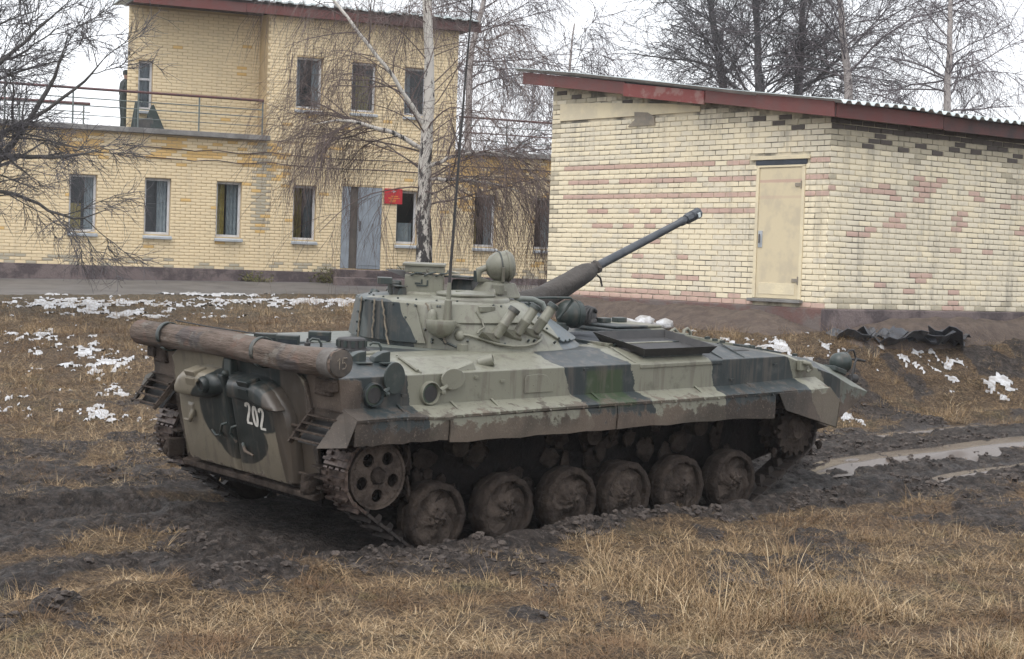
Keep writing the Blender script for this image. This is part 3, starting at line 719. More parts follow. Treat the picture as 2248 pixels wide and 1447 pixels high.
# ------------------------------------------------------------------ low brick store with mono-pitch roof
SS = 1.1
SO = Vector((4.283 * SS, 23.999 * SS, CAM_Z)); SA = R(-37.6)
SL = Vector((math.sin(SA), math.cos(SA), 0)); SR = Vector((math.cos(SA), -math.sin(SA), 0))
shed = empty('brick_store', SO + Vector((0, 0, -.8 * SS)))
tag(shed, 'low pale brick store with sloping sheet roof, red fascia and painted-over door', 'building')
SREL = SO - shed.location
def sp(l, r, z): return SREL + SL * (l * SS) + SR * (r * SS) + Vector((0, 0, z * SS))
LL, RL = 6.11, 9.5
stop = lambda l: 2.178 + .1195 * l
mb = MB()
mb.add([sp(0, 0, -.75), sp(LL, 0, -.75), sp(LL, 0, stop(LL) + .05), sp(0, 0, stop(0) + .05), sp(0, RL, -.75), sp(LL, RL, -.75), sp(LL, RL, stop(LL) + .05), sp(0, RL, stop(0) + .05)],
       [(0, 1, 2, 3), (4, 7, 6, 5), (0, 3, 7, 4), (1, 5, 6, 2), (3, 2, 6, 7)])
mb.build('wall', M_MORTAR_S, shed)
DOOR = (.44, 1.38, -.41, 1.56)
STR = [(1.60, .0, 5.75), (1.37, .0, 5.73), (1.11, .0, 5.7), (.87, 1.4, 5.1), (.64, 2.8, 5.1), (.39, 2.6, 3.9), (.16, 2.6, 3.9), (-.10, 2.4, 3.9), (-.32, 1.5, 4.6)]
def s_left(u, z, rr):
    u /= SS; z /= SS
    n = float(fbm(np.array([u * 1.5]), np.array([z * 1.5]), 3, 15)[0]); n2 = float(fbm(np.array([u * 4.]), np.array([z * 4.]), 2, 18)[0])
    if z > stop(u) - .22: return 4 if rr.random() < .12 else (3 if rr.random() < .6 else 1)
    for zz, a, b in STR:
        if abs(z - zz) < .037 and a < u < b:
            return (2 if rr.random() < (.97 if zz > 1 else .62 * (n2 + .35)) else (1 if rr.random() < .6 else 0))
    if u > 5.95: return 3 if rr.random() < .35 else 0
    if z < -.40 : return 2
    if z > 1.65 and n > .46: return 1 if rr.random() < .55 else 0
    return (0 if rr.random() < .9 - .5 * (n > .58) else 1)
def s_right(u, z, rr):
    u /= SS; z /= SS
    n = float(fbm(np.array([u * 1.2 + 30]), np.array([z * 1.2]), 3, 25)[0]); n2 = float(fbm(np.array([u * 2.5]), np.array([z * 5.]), 2, 28)[0])
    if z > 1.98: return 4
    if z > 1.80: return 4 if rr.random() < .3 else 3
    if .5 < z < 1.35 and n2 > .60 and rr.random() < .5: return 2
    if n2 > .72 and rr.random() < .3: return 2
    if z < -.28: return 3 if rr.random() < .4 else 1
    if z > 1.3 and n > .5: return 3 if rr.random() < .4 else 1
    if u < .25: return 0 if rr.random() < .7 else 1
    return 1 if rr.random() < .55 + .3 * (n > .5) else 0
sm_ = [YEL, PALE, REDB, GREYB, DARKB]
def hole_list(): return [(DOOR[0] * SS, DOOR[1] * SS, -.46 * SS, 1.62 * SS), (.36 * SS, 1.55 * SS, 1.60 * SS, 1.66 * SS)]
SBL, SBH, SBJ = .262, .071, .014
PLA = [(1.85, 5.85, 2.36, 2.60)]
lay_bricks(shed, SO, SL, -SR, (.0, LL * SS), -.46 * SS, 3.0 * SS, lambda u: (stop(u / SS)) * SS - .01, hole_list() + [(2.6 * SS, 5.9 * SS, 2.36 * SS, 2.56 * SS)], SBL, SBH, SBJ, .013, s_left, sm_, 'gable_bricks', 300, 11)
lay_bricks(shed, SO, SR, -SL, (-.03, RL * SS), -.46 * SS, 2.18 * SS, lambda u: 99, [], SBL, SBH, SBJ, .013, s_right, sm_, 'side_bricks', 0, 12)
def sbox(mb, l0, l1, r0, r1, z0, z1, mi=0):
    mb.hexa([sp(l0, r0, z0), sp(l1, r0, z0), sp(l1, r1, z0), sp(l0, r1, z0), sp(l0, r0, z1), sp(l1, r0, z1), sp(l1, r1, z1), sp(l0, r1, z1)], mi); return mb
M_PLASTER = pmat('cream_plaster', (.74, .65, .45), (.62, .55, .40), 2.5, .9, .4, 25)
M_PLASTERG = pmat('bare_render_patch', (.30, .26, .20), (.22, .20, .17), 5, .95, .5, 40)
mb = MB(); mb.prism([sp(2.6, -.028, 2.36), sp(5.9, -.028, 2.36), sp(5.9, -.028, 2.64), sp(5.2, -.028, 2.62), sp(3.4, -.028, 2.52), sp(2.6, -.028, 2.44)], SR * .03); mb.build('plaster_patch', M_PLASTER, shed)
mb = MB(); mb.prism([sp(3.58, -.032, 2.2), sp(4.2, -.032, 2.2), sp(4.05, -.032, 2.30), sp(4.06, -.032, 2.42), sp(3.75, -.032, 2.40), sp(3.6, -.032, 2.33)], SR * .03); mb.build('plaster_patch', M_PLASTERG, shed)
# door and its frame, lintel slot, threshold
def door_mat():
    m, b, N = start('painted_over_door')
    z = N.sep()[2]; n = N.noise(3, 5); st = N.math('SINE', N.math('MULTIPLY', z, 25))
    c = N.mix(N.remap(n, .45, .65), (.62, .535, .365), (.53, .46, .33))
    c = N.mix(N.math('MULTIPLY', N.remap(z, 3.3, 4.1), N.remap(N.math('ADD', st, N.math('MULTIPLY', n, .5)), 1.0, 1.15)), c, (.50, .33, .27))
    N.link(c, b.inputs['Base Color']); b.inputs['Roughness'].default_value = .75; N.bump(n, .2, .02, b); return m
mb = MB(); sbox(mb, .50, 1.32, -.012, .03, -.36, 1.49); dr = mb.build('door', door_mat(), shed, bevel=.008)
mb = MB(); mb.tube([sp(1.25, -.05, .42), sp(1.25, -.05, .55)], .012, 6); mb.build('handle', M_ROOFD, dr)
for zz in (-.12, 1.22):
    mb = MB(); sbox(mb, .50, .62, -.024, -.013, zz, zz + .05); mb.tube([sp(.497, -.03, zz - .03), sp(.497, -.03, zz + .08)], .012, 6); mb.build('hinge', M_PLASTERG, dr)
mb = MB(); sbox(mb, 1.22, 1.30, -.022, -.013, .36, .60); mb.build('lock_plate', M_SILL, dr, bevel=.003)
mb = MB(); sbox(mb, .56, 1.26, -.017, -.013, -.30, -.14); mb.build('kick_panel', M_PLASTER, dr, bevel=.003)
mb = MB(); 
for a in ((.44, .495, -.36, 1.52), (1.325, 1.38, -.36, 1.52), (.44, 1.38, 1.495, 1.525)): sbox(mb, a[0], a[1], -.026, .02, a[2], a[3])
mb.build('door_frame', M_PLASTER, shed, bevel=.006)
mb = MB(); sbox(mb, .42, 1.40, -.02, .02, 1.53, 1.60); mb.build('transom_slot', pmat('dark_slot', (.03, .04, .055), None, 5, .5, 0), shed)
mb = MB(); sbox(mb, .36, 1.5, -.035, .02, 1.605, 1.66); mb.build('lintel', M_PLASTER, shed, bevel=.005)
mb = MB(); sbox(mb, .40, 1.42, -.09, .02, -.41, -.365); mb.build('threshold', M_CONC, shed, bevel=.006)
mb = MB(); sbox(mb, -.03, LL, -.05, .02, -1.2, -.465); mb.build('plinth', M_PLINTHR, shed, bevel=.02)
mb = MB(); sbox(mb, -.052, .02, -.055, RL, -1.2, -.467); mb.build('plinth', M_PLINTH, shed, bevel=.02)
# fascia boards: gable side in four pieces, eave side in three
fz = lambda l: 2.175 + .1235 * l
for l0, l1, dz, mt, h in ((4.05, 6.62, .0, M_FASCIA, .19), (2.26, 4.055, -.03, M_FASCIA2, .20), (1.2, 2.255, .0, M_FASCIA, .20), (-.28, 1.195, -.01, M_FASCIA, .21)):
    r0 = -.26 - (.02 if dz else 0)
    mb = MB(); mb.hexa([sp(l0, r0, fz(l0) + dz), sp(l1, r0, fz(l1) + dz), sp(l1, r0 + .028, fz(l1) + dz), sp(l0, r0 + .028, fz(l0) + dz),
                        sp(l0, r0, fz(l0) + h + dz), sp(l1, r0, fz(l1) + h + dz), sp(l1, r0 + .028, fz(l1) + h + dz), sp(l0, r0 + .028, fz(l0) + h + dz)])
    mb.build('fascia_board', mt, shed, bevel=.004)
for r0, r1, dz, mt in ((-.23, 2.0, 0, M_FASCIA), (2.01, 4.4, -.012, M_FASCIAD), (4.41, RL, 0, M_FASCIAD)):
    mb = MB(); sbox(mb, -.29, -.26, r0, r1, 2.13 + dz, 2.33 + dz); mb.build('fascia_board', mt, shed, bevel=.004)
mb = MB(); mb.hexa([sp(-.275, -.247, 2.15), sp(6.6, -.247, 2.10 + .132 * 6.86), sp(6.6, RL, 2.10 + .132 * 6.86), sp(-.275, RL, 2.15), sp(-.275, -.247, 2.28), sp(6.6, -.247, 2.24 + .132 * 6.86), sp(6.6, RL, 2.24 + .132 * 6.86), sp(-.275, RL, 2.28)])
mb.build('roof_deck', M_ROOFD, shed)
sheets = empty('roof', sp(0, 0, 2.36)); sheets.parent = shed
def sheet(r0, r1, lift):
    n = 40; L = sheets.location; mb = MB(); ls = [-.42, 1.5, 3.4, 5.2, 6.78]; rows = []
    for l in ls:
        row = []
        for i in range(n + 1):
            r_ = r0 + (r1 - r0) * i / n; w = .022 * (1 if math.sin(r_ * 2 * math.pi / .19) > 0 else -1) * min(1, abs(math.sin(r_ * 2 * math.pi / .19)) * 2.2)
            sag = -.03 * math.sin(max(0, l) * .9) + .012 * math.sin(r_ * 1.7 + l)
            row.append(sp(l, r_, 2.40 + .1235 * l + w + sag + lift) - L)
        rows.append(row)
    V = [p for q in rows for p in q] + [p - Vector((0, 0, .012)) for q in rows for p in q]; N_ = len(ls) * (n + 1); F = []
    for i in range(len(ls) - 1):
        for k in range(n):
            a = i * (n + 1) + k; F += [(a, a + 1, a + n + 2, a + n + 1), (N_ + a, N_ + a + n + 1, N_ + a + n + 2, N_ + a + 1)]
    for k in range(n): F += [(k, N_ + k, N_ + k + 1, k + 1)]; 
    for i in range(len(ls) - 1):
        a = i * (n + 1); F += [(a, a + n + 1, N_ + a + n + 1, N_ + a)]
    mb.add(V, F); mb.build('corrugated_sheet', M_SHEET, sheets, smooth=50)
for i in range(10): sheet(-.34 + i * 1.0, -.34 + (i + 1) * 1.0 + .04, .006 * (i % 2))

# ------------------------------------------------------------------ trees
def tubes_np(lst, sides):
    """lst of (pts (m,3), radii (m,)) all with the same m"""
    P = np.stack([a for a, _ in lst]); Rr = np.stack([b for _, b in lst]); n, m, _ = P.shape
    T = np.gradient(P, axis=1); T /= np.linalg.norm(T, axis=2, keepdims=True) + 1e-9
    ref = np.zeros((n, 1, 3)); ref[:, 0, 0] = .31; ref[:, 0, 1] = .87; ref[:, 0, 2] = .17
    A = np.cross(T, ref); A /= np.linalg.norm(A, axis=2, keepdims=True) + 1e-9; B = np.cross(T, A)
    th = np.arange(sides) * 2 * math.pi / sides
    V = P[:, :, None, :] + Rr[:, :, None, None] * (np.cos(th)[None, None, :, None] * A[:, :, None, :] + np.sin(th)[None, None, :, None] * B[:, :, None, :])
    idx = np.arange(n * m * sides).reshape(n, m, sides); nx = np.roll(idx, -1, axis=2)
    F = np.stack([idx[:, :-1], nx[:, :-1], nx[:, 1:], idx[:, 1:]], -1).reshape(-1, 4)
    return V.reshape(-1, 3), F
def tubes_mesh(name, items, mat, parent, smooth=True):
    """items: (pts, radii, sides)"""
    g = {}
    for p, r_, s in items: g.setdefault((len(p), s), []).append((np.asarray(p, float), np.asarray(r_, float)))
    V = []; F = []; b = 0
    for (m, s), l in g.items():
        v, f = tubes_np(l, s); V.append(v); F.append(f + b); b += len(v)
    return np_mesh(name, np.concatenate(V), np.concatenate(F), mat, parent, smooth)
def grow(p, d, L, n, wob, trop, rg):
    pts = [p]; d = d / np.linalg.norm(d); st = L / n
    for i in range(n):
        d = d + rg.normal(0, wob, 3) + np.asarray(trop) * st; d = d / np.linalg.norm(d); p = p + d * st; pts.append(p)
    return np.array(pts)
def perp(d, rg, ang):
    d = d / np.linalg.norm(d); a = np.cross(d, rg.normal(size=3)); a /= np.linalg.norm(a)
    return d * math.cos(ang) + a * math.sin(ang)
def bark_mat(name, c, patch, amount, dark=None, zdark=None, up=1.0):
    m, b, N = start(name)
    sc = N.scaled((9, 9, 3.2 * up)); n = N.noise(1, 5, .7, co=sc); z = N.sep()[2]
    th = N.remap(z, *(zdark or (0, 1)), .62 - amount, .645, False) if zdark else .66 - amount
    f = N.remap(N.math('SUBTRACT', n, th), -.02, .05)
    N.link(N.mix(f, c, patch), b.inputs['Base Color']); b.inputs['Roughness'].default_value = .85
    N.bump(n, .6, .03, b); return m
M_TWIG_BIRCH = pmat('birch_twig_bark', (.10, .075, .068), (.15, .11, .10), 3, .8, 0)
M_TWIG_DARK = pmat('dark_twig_bark', (.075, .07, .078), (.115, .105, .112), 3, .8, 0)  # greyed lighter so the trees behind the store look hazier
M_TWIG_MIST = pmat('misty_twig_bark', (.12, .105, .115), (.16, .14, .15), 3, .8, 0)  # mist of distance mixed into the twig colour
M_BARK_DARK = pmat('dark_tree_bark', (.06, .058, .055), (.10, .095, .09), 8, .9, .6, 40, bdist=.02)
M_BARK_MIST = pmat('misty_tree_bark', (.095, .095, .102), (.14, .14, .145), 8, .9, .4, 40, bdist=.02)  # haze over the far trees put into a greyer bark colour
M_BARK_BIRCH = bark_mat('white_birch_bark', (.62, .59, .54), (.045, .042, .042), .20, zdark=(2.4, 7.2))
M_BARK_BIRCH2 = bark_mat('pale_birch_bark', (.46, .42, .40), (.14, .125, .125), .10)
def make_tree(name, label, cat, trunks, limbs, nbr, seed, mb_trunk, mb_twig, hb=(.25, .98), brl=(1.2, 3.5), up=.6, droop=-.25, hang=0.0, subs=5, twigs=6, twl=(.5, 1.1), tr=.006, group=None, base=None, sub_r=.35, tw_n=4, brr=(.2, .36)):
    """trunks: list of (pts, radii). limbs: explicit extra limbs (pts, radii)"""
    rg = np.random.default_rng(seed)
    b0 = Vector(trunks[0][0][0]) if base is None else Vector(base)
    root = empty(name, b0); tag(root, label, cat, group); off = np.array(b0)
    wood = []; fine = []; spray = []
    def dense(P, r_, n=14):
        P = np.asarray(P, float); s = np.linspace(0, 1, len(P)); q = np.linspace(0, 1, n)
        # smooth through the points
        out = np.stack([np.interp(q, s, P[:, k]) for k in range(3)], 1)
        for _ in range(2): out[1:-1] = (out[:-2] + 2 * out[1:-1] + out[2:]) / 4
        return out + rg.normal(0, .012, out.shape) * (q[:, None] > .05), np.interp(q, s, r_)
    tk = [dense(P, r_, 22) for P, r_ in trunks]; lm = [dense(P, list(r_[:-1]) + [.004], 18) for P, r_ in limbs]
    for P, r_ in tk: wood.append((P - off, r_, 10))
    for P, r_ in lm: wood.append((P - off, r_, 7))
    starts = []
    for P, r_ in tk:
        h = np.linspace(0, 1, len(P))
        for _ in range(nbr):
            f = rg.uniform(*hb); k = min(int(f * (len(P) - 1)), len(P) - 2); q = f * (len(P) - 1) - k
            p = P[k] * (1 - q) + P[k + 1] * q; a = rg.uniform(0, 6.283); t = P[k + 1] - P[k]; t /= np.linalg.norm(t)
            d = np.array([math.cos(a), math.sin(a), 0]) + t * rg.normal(up, .25)
            starts.append((p, d, rg.uniform(*brl) * (1.15 - .7 * f), np.interp(f, h, r_) * rg.uniform(*brr)))
    for P, r_ in lm:
        for _ in range(max(4, int(nbr * .35))):
            f = rg.uniform(.2, 1.0); k = min(int(f * (len(P) - 1)), len(P) - 2)
            starts.append((P[k], perp(P[k + 1] - P[k], rg, rg.uniform(.5, 1.1)) + np.array([0, 0, .15]), rg.uniform(*brl) * .6, max(.010, r_[k] * rg.uniform(.3, .5))))
    for p, d, L, r0 in starts:
        B = grow(p, d, L, 9, .10, (0, 0, droop), rg); rr = np.linspace(r0, max(.35 * r0, tr), 10)
        wood.append((B - off, rr, 5))
        ns = max(2, int(subs * L / 2))
        for _ in range(ns):
            k = rg.integers(2, 9); sd = perp(B[k + 1 if k < 9 else 9] - B[k - 1], rg, rg.uniform(.4, 1.0))
            S = grow(B[k], sd, L * rg.uniform(.22, .5), 6, .13, (0, 0, droop - hang * .4), rg); sr = np.linspace(max(rr[k] * sub_r, tr * 1.2), tr * 1.1, 7)
            fine.append((S - off, sr, 4))
            for _ in range(twigs):
                j = rg.integers(1, 7); td = perp(S[min(j + 1, 6)] - S[j - 1], rg, rg.uniform(.3, 1.1)) + np.array([0, 0, -hang * .5])
                Tt = grow(S[j], td, rg.uniform(*twl), tw_n, .14, (0, 0, -hang * 1.6 + .12 * (hang == 0)), rg)
                spray.append((Tt - off, np.linspace(tr, tr * .45, tw_n + 1), 3))
                if tw_n > 3 and rg.uniform() < .75:
                    td2 = perp(Tt[2] - Tt[1], rg, .6) + np.array([0, 0, -hang * .4])
                    spray.append((grow(Tt[2], td2, rg.uniform(*twl) * .6, 3, .14, (0, 0, -hang * 1.4), rg) - off, np.linspace(tr * .8, tr * .4, 4), 3))
    tubes_mesh('trunk', [w for w in wood if w[2] >= 7], mb_trunk, root)
    tubes_mesh('branches', [w for w in wood if w[2] < 7] + fine, mb_twig if mb_trunk is M_BARK_BIRCH2 or mb_trunk is M_BARK_BIRCH else mb_trunk, root)['kind'] = 'thing'
    tubes_mesh('crown', spray, mb_twig, root, False)
    return root
A3 = lambda *p: np.array(p, float)
def gz(x, y): return float(ground_z(np.array([x]), np.array([y]), False)[0])
# weeping birch in front of the two-storey building
bz = gz(-1.86, 37) - .05
make_tree('birch_tree', 'weeping birch with black and white bark standing in front of the red plaque', 'tree',
          [([A3(-1.86, 37, bz), A3(-1.92, 37, 2.6), A3(-1.97, 37, 4.1), A3(-1.93, 37, 5.2), A3(-1.92, 37, 6.5), A3(-2.05, 37, 7.9), A3(-2.0, 37.1, 9.6), A3(-2.1, 37.1, 11.5), A3(-2.05, 37.2, 13.5)], [.20, .175, .15, .128, .105, .095, .08, .055, .02])],
          [([A3(-1.95, 37, 5.2), A3(-2.35, 36.8, 5.75), A3(-2.75, 36.6, 6.35), A3(-3.4, 36.4, 7.1), A3(-4.3, 36.3, 8.2), A3(-5.0, 36.2, 9.2)], [.05, .047, .042, .036, .028, .016]),
           ([A3(-1.95, 37, 4.7), A3(-2.4, 36.8, 5.0), A3(-3.0, 36.6, 5.15), A3(-3.6, 36.5, 5.3), A3(-4.3, 36.4, 5.15)], [.055, .05, .042, .034, .015]),
           ([A3(-1.95, 37, 4.35), A3(-1.4, 36.7, 4.6), A3(-.7, 36.5, 4.75), A3(.1, 36.4, 4.6)], [.045, .035, .025, .012]),
           ([A3(-1.95, 37, 4.1), A3(-1.2, 36.8, 4.15), A3(-.4, 36.7, 4.05), A3(.5, 36.6, 3.8)], [.045, .035, .025, .012])],
          52, 21, M_BARK_BIRCH, M_TWIG_BIRCH, hb=(.20, .97), brl=(1.6, 3.7), up=.55, droop=-.22, hang=.72, subs=6, twigs=6, twl=(.6, 1.7), tr=.0042, brr=(.09, .17))
# bare tree whose trunk stands out of frame, its limbs reaching in
gz0 = gz(-9.9, 30)
make_tree('bare_tree', 'dark bare tree spreading its limbs across the terrace end of the building', 'tree',
          [([A3(-10.1, 30, gz0 - .1), A3(-10.05, 30, 2.6), A3(-9.9, 30, 4.0), A3(-9.95, 30.1, 5.6), A3(-9.8, 30.2, 7.5), A3(-9.9, 30, 9.5)], [.20, .17, .14, .11, .08, .02])],
          [([A3(-10.05, 30, 2.9), A3(-9.4, 29.8, 3.35), A3(-8.85, 29.6, 3.75), A3(-8.35, 29.5, 4.35), A3(-7.85, 29.5, 5.2), A3(-7.6, 29.4, 6.0)], [.085, .075, .065, .052, .035, .012]),
           ([A3(-9.95, 30, 3.3), A3(-9.3, 29.8, 3.75), A3(-8.5, 29.6, 3.95), A3(-7.7, 29.4, 3.9), A3(-6.9, 29.3, 4.1)], [.065, .055, .042, .03, .012]),
           ([A3(-9.95, 30, 3.5), A3(-9.2, 29.7, 4.1), A3(-8.3, 29.5, 4.5), A3(-7.3, 29.4, 5.2), A3(-6.9, 29.3, 5.7)], [.06, .05, .036, .024, .01]),
           ([A3(-9.95, 30, 3.1), A3(-9.2, 29.8, 3.4), A3(-8.4, 29.6, 3.3), A3(-7.5, 29.5, 2.85), A3(-6.8, 29.4, 3.1)], [.05, .04, .03, .022, .009]),
           ([A3(-9.95, 30, 4.6), A3(-9.2, 29.8, 5.2), A3(-8.4, 29.7, 5.9), A3(-7.5, 29.6, 6.7)], [.05, .04, .03, .012]),
           ([A3(-9.95, 30, 5.2), A3(-9.3, 29.8, 5.45), A3(-8.6, 29.8, 5.6), A3(-7.9, 29.7, 6.1)], [.04, .034, .024, .012])],
          26, 33, M_BARK_DARK, M_TWIG_DARK, hb=(.3, .95), brl=(1.3, 2.8), up=.5, droop=.05, hang=0, subs=10, twigs=9, twl=(.2, .55), tr=.0052)
# trees standing behind the low store
def back_tree(label, x, y, pts, r0, seed, birch=False, limbs=(), group='bare trees behind the low store', **kw):
    zb = gz(x, y) - .1; P = [A3(x, y, zb)] + [A3(x + a, y + b, zb + c) for a, b, c in pts]
    rr = np.linspace(r0, .03, len(P))
    return make_tree('birch_tree' if birch else 'bare_tree', label, 'tree', [(P, rr)], limbs, kw.pop('nbr', 30), seed, M_BARK_BIRCH2 if birch else M_BARK_MIST, M_TWIG_MIST if birch else M_TWIG_DARK,
                     group=group, **kw)
common = dict(hb=(.36, .98), brl=(2.2, 5.2), up=.75, droop=-.05, hang=.12, subs=8, twigs=7, twl=(.4, 1.0), tr=.0070, tw_n=4)
back_tree('leaning bare tree nearest the high end of the store roof', 6.45, 52, [(-.2, 0, 4.5), (-.45, 0, 6.2), (-.8, 0, 8), (-1.25, .2, 10.5), (-1.6, .2, 13)], .20, 41, nbr=40, **common)
back_tree('upright grey bare tree, second from the high end of the store roof', 7.15, 52, [(-.05, 0, 4), (-.1, 0, 6.4), (-.25, .2, 9), (-.3, .2, 13)], .21, 42, **common)
back_tree('thin bare tree rising close between two stouter trunks', 7.75, 56, [(.05, 0, 4), (0, 0, 6.4), (-.4, .2, 9), (-.6, .2, 13)], .13, 43, **common)
back_tree('stoutest bare trunk rising above the middle of the store roof', 8.35, 53, [(.02, 0, 4), (.05, 0, 6.4), (.12, .2, 9), (.1, .2, 14)], .24, 44, **common)
back_tree('forked pale-topped birch right of the stout bare trunk', 9.4, 50, [(.0, 0, 4), (-.05, 0, 6.2), (-.35, .2, 8.2), (-.7, .2, 11), (-.8, 0, 13)], .17, 45, birch=True, nbr=34, **common)
hangk = dict(hb=(.32, .98), brl=(2.0, 4.4), up=.45, droop=-.10, hang=.55, subs=7, twigs=7, twl=(.5, 1.4), tr=.0062)
back_tree('white stemmed birch farthest along the low end of the store roof', 11.7, 48, [(.0, 0, 4), (-.02, 0, 6.2), (0, .1, 8.4), (.05, .2, 13)], .15, 46, birch=True, nbr=40, **hangk)
back_tree('misty weeping birch beyond the right end of the two-storey building', -1.85, 62, [(.1, 0, 4), (.0, 0, 8), (.5, .1, 10), (.9, .2, 13), (1.2, 0, 17)], .16, 47, birch=True, group=None, nbr=46, **dict(hangk, brl=(2.4, 5.2), tr=.0075))
back_tree('misty bare tree low behind the railing between the two buildings', 1.6, 64, [(.1, 0, 3), (.0, 0, 5), (.1, .1, 7), (.3, .2, 9.5)], .14, 48, birch=True, group=None, nbr=30, **dict(hangk, tr=.0075))
# weedy bushes at the foot of the building
M_LEAF = grass_material('weed_leaf', [(0, (.07, .08, .03)), (.5, (.13, .13, .055)), (1, (.24, .20, .10))], (.10, .09, .04))
def bush(u, d, w, h, seed, label):
    rg = np.random.default_rng(seed); c = BO + BU * (u * BS) + BN * d; z = gz(c.x, c.y) + .12
    root = empty('bush', (c.x, c.y, z)); tag(root, label, 'bush', 'weedy bushes by the building')
    st = [(grow(np.array([rg.normal(0, w * .2), rg.normal(0, .06), -.1]), np.array([rg.normal(0, .5), rg.normal(0, .3), 1.]), h * rg.uniform(.5, 1), 4, .15, (0, 0, -.2), rg), np.linspace(.008, .003, 5), 3) for _ in range(22)]
    tubes_mesh('stems', st, M_TWIG_BIRCH, root)
    V = []; F = []
    for P, _, _ in st:
        for _ in range(26):
            p = P[rg.integers(1, 5)] + rg.normal(0, .10, 3) * np.array([1.2, .6, 1]); a = rg.normal(size=3); a /= np.linalg.norm(a); b = np.cross(a, rg.normal(size=3)); b /= np.linalg.norm(b); s = rg.uniform(.02, .045)
            k = len(V); V += [p - a * s, p + b * s * .45, p + a * s, p - b * s * .45]; F.append((k, k + 1, k + 2, k + 3))
    np_mesh('leaves', V, F, M_LEAF, root)
bush(-.85, .25, .5, .6, 1, 'weedy olive bush left of the steel double door')
bush(.95, .2, .6, .55, 2, 'weedy olive bush right of the steel double door')
bush(-2.45, .2, .6, .3, 3, 'low weed tuft under the worn bare-brick streak of the building')
# ------------------------------------------------------------------ plaque, things on the terrace, heaps
def plaque():
    L = BO + BU * (.74 * BS) + BN * .03 + Vector((0, 0, 1.285 * BS)); root = empty('wall_plaque', L)
    tag(root, 'red plaque with small white emblem beside the steel door', 'sign')
    P = lambda u, z, d=0: BU * (u * BS) + BN * d + Vector((0, 0, z * BS))
    red = pmat('red_enamel', (.50, .022, .03), (.42, .02, .028), 5, .45, 0); wh = pmat('pale_emblem_paint', (.55, .45, .47), None, 5, .5, 0); ye = pmat('yellow_line_paint', (.60, .25, .05), (.5, .16, .04), 5, .5, 0)
    m2 = MB(); m2.hexa([P(-.215, 0), P(.215, 0), P(.215, 0, .03), P(-.215, 0, .03), P(-.215, .35), P(.215, .35), P(.215, .35, .03), P(-.215, .35, .03)]); m2.build('board', red, root, bevel=.005)
    m2 = MB(); c = (0, .285)
    star = [(c[0] + (.062 if k % 2 == 0 else .028) * math.sin(k * math.pi / 4), c[1] + (.042 if k % 2 == 0 else .02) * math.cos(k * math.pi / 4)) for k in range(8)]
    m2.prism([P(a, b, .031) for a, b in star], BN * .004); m2.build('emblem', wh, root)
    for a, b, z in ((-.06, .11, .165), (-.13, .15, .12), (-.08, .06, .075), (-.1, .05, .04)):
        m2 = MB(); m2.hexa([P(a, z, .031), P(b, z, .031), P(b, z, .034), P(a, z, .034), P(a, z + .02, .031), P(b, z + .02, .031), P(b, z + .02, .034), P(a, z + .02, .034)]); m2.build('text_line', ye, root)
plaque()
M_TARP = pmat('dark_green_canvas', (.035, .055, .05), (.05, .06, .06), 5, .8, .3, 30)
M_BAG = pmat('grey_canvas', (.10, .095, .09), (.07, .07, .07), 6, .85, .4, 30)
def easel():
    L = BO + BU * (-4.9 * BS) - BN * .30 + Vector((0, 0, 2.67 * BS)); root = empty('folding_stand', L); tag(root, 'dark folding trestle with grey cover on the terrace by the narrow window', 'trestle')
    P = lambda u, d, z: BU * (u * BS) - BN * d + Vector((0, 0, z * BS))
    for a, b in (((-.25, 0, 0), (-.20, .12, .58)), ((.36, 0, 0), (.15, .12, .54)), ((-.25, .32, 0), (-.2, .2, .58)), ((.36, .32, 0), (.15, .2, .54))):
        m2 = MB(); m2.tube([P(*a), P(*b)], [.045, .03], 6); m2.build('leg', M_TARP, root)
    m2 = MB(); m2.prism([P(.14, .02, .54), P(.40, -.03, 0), P(.10, -.03, 0), P(.04, .02, .28)], -BN * .2); m2.build('side_panel', M_TARP, root)
    m2 = MB(); m2.prism([P(-.24, .0, 0), P(.2, -.02, 0), P(.14, .0, .27), P(0, .0, .24), P(-.22, .0, .2)], -BN * .25); m2.build('cover', M_BAG, root, bevel=.03)
easel()
def rs(v, r_): return (v[0], v[1], v[2], r_)
def skin_body(name, verts, edges, radii, mat, parent, sub=2):
    me = bpy.data.meshes.new(name); me.from_pydata(verts, edges, []); me.materials.append(mat)
    o = bpy.data.objects.new(name, me); COL.objects.link(o); o.parent = parent
    o.modifiers.new('skin', 'SKIN'); s = o.modifiers.new('sub', 'SUBSURF'); s.levels = s.render_levels = sub
    for v, r_ in zip(me.skin_vertices[0].data, radii): v.radius = r_ if isinstance(r_, tuple) else (r_, r_)
    me.skin_vertices[0].data[0].use_root = True
    me.polygons.foreach_set('use_smooth', [True] * len(me.polygons)); o.modifiers['skin'].use_smooth_shade = True
    return o
M_UNIF = pmat('dark_green_uniform', (.035, .045, .042), (.025, .032, .03), 12, .85, .3, 60)
M_SKIN = pmat('skin', (.42, .26, .19), (.36, .22, .16), 14, .55, .05)
M_BOOT = pmat('black_leather', (.02, .02, .02), (.03, .03, .03), 10, .5, .1)
